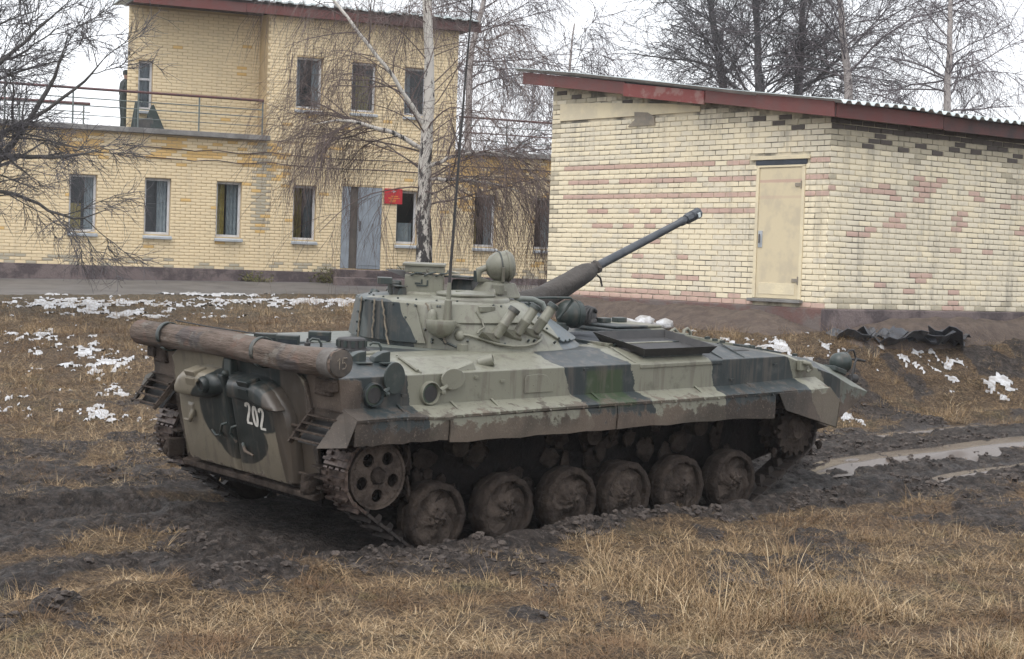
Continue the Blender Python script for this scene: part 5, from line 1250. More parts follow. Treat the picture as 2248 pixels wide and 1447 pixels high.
rg = np.random.default_rng(4); ringsV = []; A_ = GD.cross(Vector((0, 1, 0))).normalized(); n = 28
prof = [(0, .17), (.12, .165), (.3, .14), (.45, .118), (.6, .108), (.75, .106), (.9, .103), (1.05, .10), (1.15, .09), (1.22, .072), (1.26, .052), (1.275, .062), (1.30, .066), (1.315, .055)]
for k, (d, r0) in enumerate(prof):
    c = GS + GD * (d - 1.30) + Vector((0, 0, -.02 * math.sin(d * 2.2)))
    ringsV.append([c + (A_ * math.cos(2 * math.pi * i / n) + Vector((0, 1, 0)) * math.sin(2 * math.pi * i / n)) * (r0 * (1 + .07 * math.sin(3 * 2 * math.pi * i / n + d * 6) + .04 * math.sin(5 * 2 * math.pi * i / n - d * 11))) for i in range(n)])
slv = MB().rings(ringsV).build('canvas_sleeve', M_CANVAS, tur, smooth=70)
MB().tube([GS + GD * -.02 + A_ * .066, GS + GD * -.03 + Vector((0, -.068, .0)), GS + GD * -.03 - A_ * .066, GS - A_ * .10 + Vector((0, -.02, -.02)), GS - A_ * .17 + Vector((.0, -.02, -.03))], .010, 6).build('tie_cord', M_CANVAS, slv)
mb = MB()
for k in range(2): mb.box(GS - GD * (.98 + .07 * k) + Vector((0, -.13, .02)), (.05, .02, .035), Matrix.Rotation(-.4, 3, 'Y'))
mb.build('strap_buckle', M_BLACK, slv)
MB().tube([(2.86, -.30, 1.98), (3.1, -.36, 1.985), (3.27, -.40, 1.985), (3.30, -.40, 1.965), (3.24, -.36, 1.86), (3.19, -.33, 1.79)], [.010, .011, .013, .016, .013, .013], 7).build('wire_guard', M_GREENP, tur, smooth=60)
mb = MB(); mb.lathe((2.62, 0, 1.70), GD, [(0, .30), (.2, .27), (.32, .20), (.36, .1)], 28); mb.build('mantlet', M_GREENP, tur, smooth=40)
# green lamp housing on the turret front
gc = Vector((3.50, -.15, 1.815)); gd = Vector((.95, -.1, 0)).normalized(); m2 = MB()
m2.lathe(gc, gd, [(-.13, .02), (-.12, .06), (-.085, .105), (-.03, .128), (.03, .13), (.035, .137), (.055, .137), (.06, .128), (.10, .125)], 28); go_ = m2.build('infrared_lamp', M_GREENP, tur, smooth=40)
MB().lathe(gc + gd * .10, gd, [(0, .124), (.012, .1), (.014, .01)], 24).build('lens', M_LENS, go_, smooth=40)
mb = MB(); mb.box((3.36, -.15, 1.68), (.12, .12, .12)); mb.tube([(3.38, -.15, 1.66), (3.46, -.15, 1.70)], .05, 8); mb.build('lamp_bracket', M_GREENP, go_, bevel=.01)

# ---- deck fittings
def deck_hatch(x0, x1, y0, y1, z, mat, name='deck_hatch', h=.03):
    m2 = MB(); m2.box(((x0 + x1) / 2, (y0 + y1) / 2, z + h / 2), (x1 - x0, y1 - y0, h)); return m2.build(name, mat, veh, bevel=.008)
deck_hatch(.12, .92, .08, .82, 1.572, M_HULL); deck_hatch(.12, .92, -.82, -.06, 1.572, M_HULL)
for x, y, a in ((.36, .16, -40), (.46, -.02, -40), (.93, .20, -40), (.02, .35, -40)):
    m2 = MB(); mr = Matrix.Rotation(R(a), 3, 'Z'); m2.box((x, y, 1.635), (.19, .10, .08), mr); pz = m2.build('deck_periscope', M_GREENP, veh, bevel=.008)
    m2 = MB(); m2.box(Vector((x, y, 1.63)) + mr @ Vector((0, -.052, -.012)), (.16, .006, .045), mr); m2.build('glass', M_LENS, pz)
mb = MB(); mb.lathe((.70, -.58, 1.585), (0, 0, 1), [(0, .155), (.02, .155), (.03, .12), (.035, .118), (.10, .118), (.112, .108), (.118, .05)], 28); vn = mb.build('ventilator', M_BLACK, veh, smooth=35)
mb = MB()
for k in range(12):
    a = 2 * math.pi * k / 12; mb.box((.70 + .12 * math.cos(a), -.58 + .12 * math.sin(a), 1.655), (.012, .03, .05), Matrix.Rotation(a, 3, 'Z'))
mb.build('fins', M_GREENP, vn)['kind'] = 'stuff'
for x, y in ((.43, -1.08), (.62, -1.14)):
    m2 = MB(); mr = Matrix.Rotation(R(-8), 3, 'Z'); c = Vector((x, y, 1.56)); q = lambda v: c + mr @ Vector(v)
    m2.prism([q((-.10, 0, 0)), q((.05, 0, 0)), q((.05, 0, .085)), q((-.02, 0, .075)), q((-.085, 0, .04))], mr @ Vector((0, .09, .0))); m2.box(q((.0, -.06, .0)), (.14, .06, .012), mr)
    m2.build('side_periscope', M_GREENP, veh, bevel=.005)
for x, y in ((.50, -.44), (.80, -.85)):
    MB().tube([(x, y, 1.57), (x, y, 1.64), (x - .02, y + .01, 1.675), (x - .07, y + .03, 1.68), (x - .09, y + .04, 1.66)], .011, 7).build('lifting_hook', M_GREENP, veh, smooth=60)
MB().lathe((.42, -.36, 1.58), (0, 0, 1), [(0, .012), (.03, .012), (.04, .026), (.06, .026), (.07, .012), (.10, .006)], 10).build('drain_plug', M_BLACK, veh, smooth=40)
mb = MB(); mb.box((.53, -.66, 1.60), (.16, .07, .035), Matrix.Rotation(R(-20), 3, 'Z')); mb.build('hatch_hinge', M_BLACK, veh, bevel=.01)
# engine grille: frame and louvres
gr = empty('engine_grille', (0, 0, 0)); gr.parent = veh
mb = MB(); 
for a, b, c, d in ((3.30, 4.30, -.93, -.88), (3.30, 4.30, .06, .11), (3.26, 3.31, -.93, .11), (4.29, 4.34, -.93, .11)): mb.box(((a + b) / 2, (c + d) / 2, 1.603), (b - a, d - c, .03))
mb.build('frame', M_HULL, gr, bevel=.004)
MB().box((3.80, -.41, 1.592), (.98, .94, .012)).build('mesh_floor', M_BLACK, gr)
sm0 = MB().box((0, 0, 0), (.012, .94, .03), Matrix.Rotation(R(40), 3, 'Y')).mesh('slat', M_STEEL)
for i in range(22):
    o = bpy.data.objects.new('slat', sm0); COL.objects.link(o); o.parent = gr; o.location = (3.33 + i * .0437, -.41, 1.607)
# raised intake tray at the right edge of the deck
tr0 = empty('intake_cover', (0, 0, 0)); tr0.parent = veh
mb = MB(); mb.hexa([(3.20, -1.41, 1.445), (4.26, -1.41, 1.45), (4.26, -.72, 1.575), (3.20, -.72, 1.57), (3.20, -1.41, 1.48), (4.26, -1.41, 1.485), (4.26, -.72, 1.604), (3.20, -.72, 1.602)]); mb.build('base_flange', M_HULL, tr0, bevel=.006)
mb = MB(); mb.hexa([(3.36, -1.28, 1.48), (4.12, -1.28, 1.485), (4.12, -.80, 1.6), (3.36, -.80, 1.6), (3.36, -1.28, 1.535), (4.12, -1.28, 1.54), (4.12, -.80, 1.60), (3.36, -.80, 1.60)]); mb.build('neck', M_GREENP, tr0)
def tray():
    x0, x1, y0, y1 = 3.28, 4.22, -1.37, -.70; zt = lambda y: 1.59 + (y + 1.37) * .14; mb = MB(); h = .055; f = .05
    out_b = [(x0 + f, y0 + f), (x1 - f, y0 + f), (x1 - f, y1 - f), (x0 + f, y1 - f)]; out_t = [(x0, y0), (x1, y0), (x1, y1), (x0, y1)]
    rb = [(a, b, zt(b) - h) for a, b in out_b]; rt = [(a, b, zt(b) + .02) for a, b in out_t]; it = [(a * .98 + .02 * 3.75, b * .97 + .03 * -1.03, zt(b) + .02) for a, b in out_t]; ib = [(a, b, zt(b) - h + .012) for a, b in out_b]
    mb.rings([rb, rt, it, ib]); mb.build('tray', M_BLACK, tr0)
tray()
mb = MB(); mb.box((3.34, -1.10, 1.575), (.06, .16, .03), Matrix.Rotation(R(25), 3, 'Z')); mb.box((3.38, -1.02, 1.59), (.05, .06, .05)); mb.build('deck_catch', M_BLACK, veh, bevel=.004)
# sloping deck edge: pipe stub, scoop, drip rail
MB().lathe((1.52, -1.22, 1.53), (.55, -.55, .25), [(0, .05), (.12, .05), (.12, .038), (.05, .036)], 18).build('exhaust_stub', M_TANP, veh, smooth=40)
mb = MB(); mb.hexa([(1.10, -1.38, 1.49), (1.38, -1.36, 1.49), (1.38, -1.26, 1.52), (1.10, -1.26, 1.52), (1.14, -1.36, 1.50), (1.36, -1.345, 1.56), (1.36, -1.28, 1.57), (1.14, -1.28, 1.53)]); mb.build('pump_scoop', M_TANP, veh, bevel=.012)
mb = MB(); mb.tube([(.82, -1.06, 1.585), (.80, -1.2, 1.553), (.78, -1.36, 1.51)], .013, 6); mb.build('drip_rail', M_HULL, veh)
for x in (.82, 3.18, 4.30, 4.60): 
    m2 = MB(); m2.tube([(x, -1.02, 1.592), (x, -1.05, 1.60), (x - .02, -1.38, 1.497)], .006, 4); m2.build('weld_seam', M_HULL, veh)
MB().tube([(3.28, -.98, 1.60), (3.36, -.96, 1.64), (3.42, -.95, 1.64), (3.44, -.94, 1.60)], .009, 6).build('rope_eye', M_GREENP, veh)
MB().tube([(4.45, -.55, 1.60), (4.45, -.55, 1.66), (4.47, -.55, 1.67), (4.49, -.55, 1.66), (4.49, -.55, 1.60)], .009, 6).build('rope_eye', M_TANP, veh)
mb = MB(); mb.box((4.72, -1.18, 1.535), (.20, .10, .035), Matrix.Rotation(R(8), 3, 'X')); mb.box((4.60, -1.10, 1.555), (.05, .05, .03)); mb.build('deck_bracket', M_BLACK, veh, bevel=.006)
# driver's open hatch lid slid aside, trim vane on the glacis
mb = MB(); mb.box((4.62, .28, 1.655), (.62, .52, .025), Matrix.Rotation(R(-3), 3, 'Z')); dh = mb.build('driver_hatch_lid', M_HULL, veh, bevel=.01)
MB().box((4.58, .26, 1.622), (.70, .56, .03), Matrix.Rotation(R(-3), 3, 'Z')).build('hatch_rim', M_HULL, dh, bevel=.008)
for x, y in ((4.50, .42), (4.72, .42)): MB().box((x, y, 1.69), (.13, .10, .05)).build('periscope', M_GREENP, dh, bevel=.01)
dz_ = lambda x: 1.617 - .145 * max(0, x - 4.7)
mb = MB(); mb.hexa([(4.78, -.28, 1.585), (6.42, -.28, 1.345), (6.42, .93, 1.31), (4.78, .98, 1.575), (4.78, -.28, 1.625), (6.42, -.28, 1.385), (6.42, .93, 1.35), (4.78, .98, 1.615)]); tv = mb.build('trim_vane', M_HULL, veh, bevel=.008)
for k in range(3):
    x = 5.0 + k * .5; z0 = 1.625 - .146 * (x - 4.78); m2 = MB(); m2.tube([(x, -.27, z0 + .005), (x, .9, z0 - .03)], .014, 6); m2.build('stiffener', M_HULL, tv)
for k in range(7):
    x = 4.9 + k * .22; z0 = 1.60 - .155 * (x - 4.9); m2 = MB(); m2.box((x, -.62 + .1 * (k % 3), z0 + .0), (.05, .03, .025)); m2.build('deck_bolt', M_GREENP, veh)
for x in (6.02, 6.22): MB().tube([(x, .93, 1.40), (x + .02, .95, 1.50), (x + .07, .95, 1.52), (x + .12, .95, 1.48), (x + .12, .95, 1.40)], .02, 7).build('tow_eye', M_TANP, veh, smooth=60)
# ---- side: firing ports, covers, access plate, hook
for i, (x, z, cx, cz, rx, rz_, mt) in enumerate(((.32, 1.345, .50, 1.47, .10, .125, M_GREENP), (.87, 1.335, 1.08, 1.44, .12, .085, M_TANP))):
    m2 = MB(); m2.lathe((x, -1.398, z), (0, -1, 0), [(0, .098), (.030, .093), (.034, .086), (.004, .076), (.001, .0)], 26); p = m2.build('firing_port', mt if i else M_HULL, veh, smooth=40)
    MB().lathe((x, -1.4045, z), (0, -1, 0), [(0, .078), (.003, .074), (.0035, .001)], 26).build('port_lining', M_PORT, p, smooth=30)
    MB().lathe((x + .01, -1.409, z - .004), (0, -1, 0), [(0, .064), (.002, .06), (.0022, .001)], 20).build('dark_bore_disc', M_BLACK, p)  # black disc paints the shade of a bore that is not cut
    n = 24; a = [(cx + rx * math.cos(2 * math.pi * k / n), -1.42, cz + rz_ * math.sin(2 * math.pi * k / n)) for k in range(n)]
    m2 = MB(); m2.prism(a, (0, -.02, 0)); co_ = m2.build('port_cover', mt, veh, bevel=.005)
    m2 = MB(); m2.tube([(cx - rx * .5, -1.43, cz - rz_ * .6), (x + .09, -1.43, z + .02)], .022, 8); m2.lathe((x + .11, -1.42, z + .005), (0, -1, 0), [(0, .022), (.03, .02), (.035, .008)], 12); m2.build('cover_arm', mt, co_, smooth=40)
rr0 = [(1.86, 1.29), (1.86, 1.40), (1.88, 1.435), (2.02, 1.445), (2.10, 1.43), (2.17, 1.36), (2.18, 1.29)]
MB().prism([(a, -1.402, b) for a, b in rr0], (0, -.008, 0)).build('access_plate', M_HULL, veh, bevel=.003)
mb = MB(); mb.box((5.38, -1.41, 1.40), (.10, .05, .10)); mb.tube([(5.36, -1.43, 1.43), (5.42, -1.47, 1.42), (5.46, -1.47, 1.37), (5.42, -1.44, 1.34)], .022, 8); mb.build('tow_hook', M_FEND, veh, bevel=.006)
for x, z in ((1.35, 1.44), (1.62, 1.40), (2.55, 1.46), (4.4, 1.30), (5.0, 1.42), (.62, 1.33)): MB().box((x, -1.406, z), (.05, .014, .02)).build('side_lug', M_HULL, veh)
# ---- fenders and skirts, both sides
def fender(s):
    P = lambda x, y, z: (x, s * y, z)
    m2 = MB(); V = []; xs_ = [.05, .5, .95, 1.0, 1.9, 2.78, 3.6, 4.3, 4.85, 5.2, 5.60]; rg = np.random.default_rng(6 if s < 0 else 7); rows = []
    for x in xs_:
        j = rg.normal(0, .006); zt = 1.25 + (.03 * max(0, x - 4.3) if x < 5.3 else .03) ; zc = 1.178 + j + (.01 if x > 4.8 else 0)
        rows.append([P(x, 1.395, zt), P(x, 1.47, zt - .03), P(x, 1.565, zc + .012), P(x, 1.585, zc), P(x, 1.58, zc - .022), P(x, 1.55, zc - .02), P(x, 1.395, zt - .05)])
    m2.rings(rows); f = m2.build('fender', M_FEND, veh, smooth=25)
    for x in (.55, 1.08, 1.50, 2.62, 3.9, 4.6):                                  # gussets
        m3 = MB(); m3.prism([P(x, 1.40, 1.265), P(x, 1.53, 1.20), P(x + .02, 1.44, 1.21)], (.025, 0, 0)); m3.build('gusset', M_FEND, f)
    for i, (x0, x1, dz) in enumerate(((.04, .945, 0), (.955, 2.775, -.012), (2.785, 4.83, .004))):
        m3 = MB(); n = 10; rows = []
        for k in range(n + 1):
            x = x0 + (x1 - x0) * k / n; b = .008 * math.sin(k * 1.7 + i) ; zb = .985 - .012 * i + dz + .006 * math.sin(k * 2.3 + i * 2) - (.03 * max(0, k - 8) / 2 if i == 2 else 0)
            rows.append([P(x, 1.572, 1.165 + dz), P(x, 1.578 + b, 1.07), P(x, 1.572 + b, zb), P(x, 1.558 + b, zb), P(x, 1.562 + b, 1.07), P(x, 1.556, 1.165 + dz)])
        m3.rings(rows); m3.build('skirt_panel', M_SKIRT, f, smooth=30)
    m3 = MB(); 
    for k in range(26): m3.lathe(P(.15 + k * .185, 1.584, 1.166), (0, s, 0), [(0, .010), (.008, .009), (.01, .003)], 8)
    m3.build('bolts', M_FEND, f)['kind'] = 'stuff'
    # mud flap at the front: bent plate hung from the fender
    m3 = MB(); m3.prism([P(4.86, 1.575, 1.175), P(5.60, 1.575, 1.20), P(5.76, 1.575, 1.06), P(5.72, 1.575, .81), P(4.97, 1.575, 1.01)], (0, s * .014, 0)); m3.build('mud_flap', M_FEND, f, bevel=.004)
    m3 = MB(); m3.prism([P(5.60, 1.40, 1.23), P(5.60, 1.59, 1.205), P(5.77, 1.59, 1.055), P(5.86, 1.15, 1.0), P(5.74, 1.1, 1.2)], (.0, 0, -.018)); m3.build('front_guard', M_FEND, f, bevel=.004)
    m3 = MB(); m3.prism([P(5.78, 1.575, 1.05), P(5.74, 1.575, .80), P(5.80, 1.30, .82), P(5.86, 1.2, 1.0)], (.014, 0, 0)); m3.build('front_guard', M_SKIRT, f, bevel=.004)
    # rear end: slanting cheek and louvred grating
    m3 = MB(); m3.add([P(.05, 1.40, 1.25), P(.05, 1.585, 1.18), P(-.04, 1.585, .985), P(-.20, 1.42, .97), P(.07, 1.40, 1.25), P(.065, 1.57, 1.175), P(-.02, 1.57, .985), P(-.18, 1.40, .97)],
                       [(0, 1, 2, 3), (4, 7, 6, 5), (0, 4, 5, 1), (1, 5, 6, 2), (2, 6, 7, 3), (3, 7, 4, 0)]); m3.build('rear_cheek', M_FEND, f)
    for k in range(5):
        t = k / 4.6 + .03; x = .05 - .23 * t; z = 1.235 - .26 * t; m3 = MB(); m3.hexa([P(x - .030, 1.03, z - .006), P(x + .022, 1.03, z - .012), P(x + .022, 1.415, z - .012), P(x - .030, 1.415, z - .006), P(x - .030, 1.03, z + .004), P(x + .022, 1.03, z), P(x + .022, 1.415, z), P(x - .030, 1.415, z + .004)]); m3.build('slat', M_MUD2, f)
    m3 = MB(); m3.prism([P(.05, 1.02, 1.25), P(-.19, 1.02, .97), P(-.16, 1.02, .95), P(.10, 1.02, 1.2)], (0, s * .02, 0)); m3.build('grating_side', M_MUD2, f)
    m3 = MB(); m3.prism([P(.13, 1.03, 1.22), P(.13, 1.42, 1.22), P(-.10, 1.41, .96), P(-.10, 1.03, .96)], (.012, 0, 0)); m3.build('guard_lining', M_BLACK, f)  # black plate added behind the slats as the dark of the gaps
    m3 = MB(); m3.hexa([P(.16, 1.03, .96), P(.2, 1.03, .96), P(.2, 1.5, .96), P(.16, 1.5, .96), P(.16, 1.03, 1.22), P(.2, 1.03, 1.22), P(.2, 1.5, 1.2), P(.16, 1.5, 1.2)]); m3.build('guard_lining', M_BLACK, f)  # black box added behind the slats to darken the gaps
fender(-1); fender(1)
# ---- running gear
WX = [1.003, 1.736, 2.456, 3.121, 3.804, 4.512]
WR = .288
WZ = lambda x: .340 + .006 * (x - 2.75)
def wheel_mesh():
    """road wheel, axis along y, outer face at -y; plastered with mud"""
    t = MB(); t.lathe((0, .13, 0), (0, -1, 0), [(.07, .24), (.08, .275), (.10, .288), (.16, .288), (.168, .276), (.176, .276), (.184, .288), (.245, .288), (.264, .280), (.272, .266), (.272, .236), (.262, .226), (.21, .222)], 44)
    tyre = t.mesh('tyre', M_MUD, smooth=40)
    for v in tyre.vertices:
        a = math.atan2(v.co.z, v.co.x); q = 1 + .014 * math.sin(a * 13 + 1) + .012 * math.sin(a * 29) + .01 * math.sin(a * 7 + 2); v.co.x *= q; v.co.z *= q
    r_ = MB(); r_.lathe((0, .12, 0), (0, -1, 0), [(.08, .23), (.20, .232), (.205, .225), (.200, .205), (.205, .17), (.212, .13), (.222, .10), (.245, .088), (.258, .07), (.262, .05), (.276, .045), (.280, .0)], 44)
    rim = r_.mesh('rim', M_MUD2, smooth=50)
    for v in rim.vertices:
        a = math.atan2(v.co.z, v.co.x); rad = math.hypot(v.co.x, v.co.z)
        v.co.y += (.016 * math.sin(a * 5 + rad * 30) + .012 * math.sin(a * 11 + rad * 60) + .03 * max(0, -math.sin(a)) * (rad > .1)) * (v.co.y < .02) * -.6
    return tyre, rim
TY, RM = wheel_mesh()
def put(name, me, parent, loc=(0, 0, 0), rot=(0, 0, 0)):
    o = bpy.data.objects.new(name, me); COL.objects.link(o); o.parent = parent; o.location = loc; o.rotation_euler = rot; return o
arm0 = MB().tube([(0, 0, 0), (.1, .0, .06), (.30, .02, .17)], [.06, .055, .065], 10).mesh('swing_arm', M_MUD, smooth=50)
hubm = MB()
for k in range(8): hubm.lathe((.075 * math.cos(k * math.pi / 4), -.128, .075 * math.sin(k * math.pi / 4)), (0, -1, 0), [(0, .012), (.012, .011), (.014, .004)], 6)
hubm = hubm.mesh('hub_bolts', M_MUD)
for s in (-1, 1):
    for i, x in enumerate(WX):
        w = empty('road_wheel', (x, s * 1.275, WZ(x))); w.parent = veh; w.rotation_euler = (0, i * 1.1 + (0 if s < 0 else 2), 0 if s < 0 else math.pi); w.rotation_mode = 'ZYX' if False else 'XYZ'
        put('tyre', TY, w); put('rim', RM, w); hb = put('hub_bolts', hubm, w); hb['kind'] = 'stuff'
        put('swing_arm', arm0, veh, (x, s * 1.10, WZ(x)))
    # rear idler with lightening holes
    IX, IZ, IR = .383, .719, .262
    idl = empty('idler_wheel', (IX, s * 1.275, IZ)); idl.parent = veh; idl.rotation_euler = (0, .3, 0 if s < 0 else math.pi)
    bm = bmesh.new(); NSEG = 50; hr, hd = .052, .155
    def ringv(r_, y): return [bm.verts.new((r_ * math.cos(2 * math.pi * k / NSEG), y, r_ * math.sin(2 * math.pi * k / NSEG))) for k in range(NSEG)]
    bm.free()
    m2 = MB(); n = 10
    # disc face with five holes: built as five sectors, each a plate around a hole
    for q in range(5):
        a0 = q * 2 * math.pi / 5; inn = []; outr = []
        hc = (hd * math.cos(a0), hd * math.sin(a0)); M_ = 24
        for k in range(M_):
            t = 2 * math.pi * k / M_; hx, hz = hc[0] + hr * math.cos(t) * 1.0, hc[1] + hr * math.sin(t)
            # project ray from the hole centre to the sector boundary
            dx_, dz_2 = math.cos(t), math.sin(t); best = 9
            for bang in (a0 - math.pi / 5, a0 + math.pi / 5):
                nx, nz_ = -math.sin(bang), math.cos(bang); den = dx_ * nx + dz_2 * nz_
                if abs(den) > 1e-6:
                    u = -(hc[0] * nx + hc[1] * nz_) / den
                    if 0 < u < best: best = u
            for rad in (.245, .07):
                bq = hc[0] * dx_ + hc[1] * dz_2; cq = hd * hd - rad * rad; disc = bq * bq - cq
                if disc > 0:
                    for u in (-bq - math.sqrt(disc), -bq + math.sqrt(disc)):
                        if 1e-4 < u < best: best = u
            inn.append((hx, hz)); outr.append((hc[0] + dx_ * best, hc[1] + dz_2 * best))
        for y0, y1 in ((-.145, -.125), (.125, .145)):
            V = [(a, y0, b) for a, b in inn] + [(a, y0, b) for a, b in outr] + [(a, y1, b) for a, b in inn] + [(a, y1, b) for a, b in outr]
            F = []
            for k in range(M_):
                k2 = (k + 1) % M_; F += [(k, k2, M_ + k2, M_ + k), (2 * M_ + k, 3 * M_ + k, 3 * M_ + k2, 2 * M_ + k2), (k, 2 * M_ + k, 2 * M_ + k2, k2)]
            m2.add(V, F)
    m2.build('disc', M_MUD2, idl)
    m2 = MB(); m2.lathe((0, -.15, 0), (0, 1, 0), [(0, .238), (.0, IR), (.05, IR), (.055, .238), (.06, .236), (.0, .236)], 44, caps=False); m2.lathe((0, .15, 0), (0, -1, 0), [(0, .238), (.0, IR), (.05, IR), (.055, .238), (.06, .236), (.0, .236)], 44, caps=False); m2.build('rim', M_MUD2, idl, smooth=40)
    m2 = MB(); m2.lathe((0, -.175, 0), (0, 1, 0), [(0, .03), (.0, .05), (.03, .065), (.35, .065)], 20); m2.build('hub', M_MUD, idl, smooth=40)
    # front sprocket
    PX, PZ, PR = 5.35, .788, .25
    spk = empty('drive_sprocket', (PX, s * 1.275, PZ)); spk.parent = veh; spk.rotation_euler = (0, 0, 0 if s < 0 else math.pi)
    m2 = MB(); n = 17
    for y0 in (-.13, .09):
        rim_ = []
        for k in range(n * 4):
            r_ = .262 if k % 4 in (0, 1) else .222; a = 2 * math.pi * k / (n * 4); rim_.append((r_ * math.cos(a), y0, r_ * math.sin(a)))
        m2.prism(rim_, (0, .03, 0))
    m2.build('toothed_ring', M_MUD, spk)
    m2 = MB(); m2.lathe((0, -.17, 0), (0, 1, 0), [(0, .05), (.0, .085), (.03, .10), (.05, .13), (.3, .13)], 24); m2.build('hub', M_MUD2, spk, smooth=40)
    # return rollers
    for x in (1.35, 2.85, 4.2): MB().lathe((x, s * 1.12, .86), (0, s, 0), [(0, .09), (.12, .09), (.13, .06)], 20).build('return_roller', M_MUD, veh, smooth=40)
    # ---- track: links following the loop
    th = .022; path = []
    zb = lambda x: WZ(x) - WR - th
    def arc(cx, cz, r_, a0, a1, n=18): return [(cx + r_ * math.cos(a0 + (a1 - a0) * k / n), cz + r_ * math.sin(a0 + (a1 - a0) * k / n)) for k in range(n + 1)]
    path += [(x, zb(x)) for x in np.linspace(WX[0], WX[-1], 30)]
    path += arc(WX[-1], WZ(WX[-1]), WR + th, R(-90), R(-58), 5)[1:]
    path += arc(PX, PZ, PR + th, R(-62), R(95), 20)
    path += [(x, 1.055 - .05 * math.sin(math.pi * ((x - IX) / (PX - IX) * 3 % 1)) + (IZ + IR + th - 1.055 if False else 0) - .0) for x in np.linspace(PX - .3, IX + .35, 40)]
    path += arc(IX, IZ, IR + th, R(80), R(222), 20)
    path += arc(WX[0], WZ(WX[0]), WR + th, R(-128), R(-90), 6)[:-1]
    pp = np.array(path + path[:1]); seg = np.hypot(*np.diff(pp, axis=0).T); cum = np.concatenate([[0], np.cumsum(seg)]); Lt = cum[-1]; nl = int(round(Lt / .139)); pitch = Lt / nl
    if s < 0:
        lk = MB(); lk.box((0, 0, -.012), (.118, .30, .024))
        for yy in (-.115, -.04, .04, .115): lk.cyl((-.065, yy - .025, -.008), (-.065, yy + .025, -.008), .02, None, 8)
        lk.box((0, -.06, -.040), (.022, .15, .034)); lk.box((.02, .09, -.040), (.022, .10, .034)); lk.box((-.03, .11, -.034), (.03, .06, .022))
        lk.prism([(-.045, -.03, 0), (.045, -.03, 0), (.02, -.03, .075), (-.02, -.03, .075)], (0, .06, 0))
        LINK = lk.mesh('track_link', M_TRACK); lk2 = lk.mesh('track_link', M_TRACKB); LINKP = lk2
        cl = bmesh.new(); bmesh.ops.create_icosphere(cl, subdivisions=2, radius=.06)
        rg2 = np.random.default_rng(2)
        for v in cl.verts: v.co *= rg2.uniform(.6, 1.25)
        CLOD = bpy.data.meshes.new('mud_clump'); cl.to_mesh(CLOD); cl.free(); CLOD.materials.append(M_MUD)
    trk = empty('track', (0, s * 1.275, 0)); trk.parent = veh; rt = random.Random(5)
    for i in range(nl):
        d = (i + .5) * pitch; k = min(np.searchsorted(cum, d) - 1, len(seg) - 1); f = (d - cum[k]) / max(seg[k], 1e-6); p = pp[k] * (1 - f) + pp[k + 1] * f
        d2 = (d + pitch * .45) % Lt; d1 = (d - pitch * .45) % Lt
        def at(dd):
            k = min(max(np.searchsorted(cum, dd) - 1, 0), len(seg) - 1); f = (dd - cum[k]) / max(seg[k], 1e-6); return pp[k] * (1 - f) + pp[k + 1] * f
        t = at(d2) - at(d1); ang = math.atan2(t[1], t[0])
        pol = p[0] < .3 and p[1] > .45 and p[1] < .98
        o = put('track_link', LINKP if pol else LINK, trk, (p[0], 0, p[1]), (0, -ang, 0))
# mud built up between the wheels and hanging from the guards
def mud_lumps():
    bm = bmesh.new(); rg = np.random.default_rng(12)
    for i in range(150):
        t = rg.uniform(); 
        if i < 60: c = (rg.uniform(.45, 5.0), -rg.uniform(1.05, 1.30), rg.uniform(1.0, 1.03)); s = (rg.uniform(.02, .05), rg.uniform(.02, .05), rg.uniform(.03, .10))
        elif i < 100: c = (rg.uniform(.7, 4.9), -rg.uniform(1.03, 1.10), rg.uniform(.35, .9)); s = (rg.uniform(.05, .13), .015, rg.uniform(.05, .14))
        elif i < 130: c = (rg.uniform(.55, .75), -rg.uniform(1.12, 1.4), rg.uniform(.55, .98)); s = (.025, .035, rg.uniform(.06, .16))
        else: c = (rg.uniform(5.1, 5.75), -rg.uniform(1.15, 1.42), rg.uniform(.5, .8)); s = (rg.uniform(.02, .05), .03, rg.uniform(.03, .06))
        g = bmesh.ops.create_icosphere(bm, subdivisions=2, radius=1, matrix=Matrix.Translation(c) @ Matrix.Diagonal((*s, 1)))
        for v in g['verts']: v.co += Vector(rg.normal(0, .22, 3)) * Vector(s).length * .45
    me = bpy.data.meshes.new('mud_clumps'); bm.to_mesh(me); bm.free(); me.materials.append(M_MUD); me.polygons.foreach_set('use_smooth', [True] * len(me.polygons))
    o = bpy.data.objects.new('mud_clumps', me); COL.objects.link(o); o.parent = veh; o['kind'] = 'stuff'
mud_lumps()
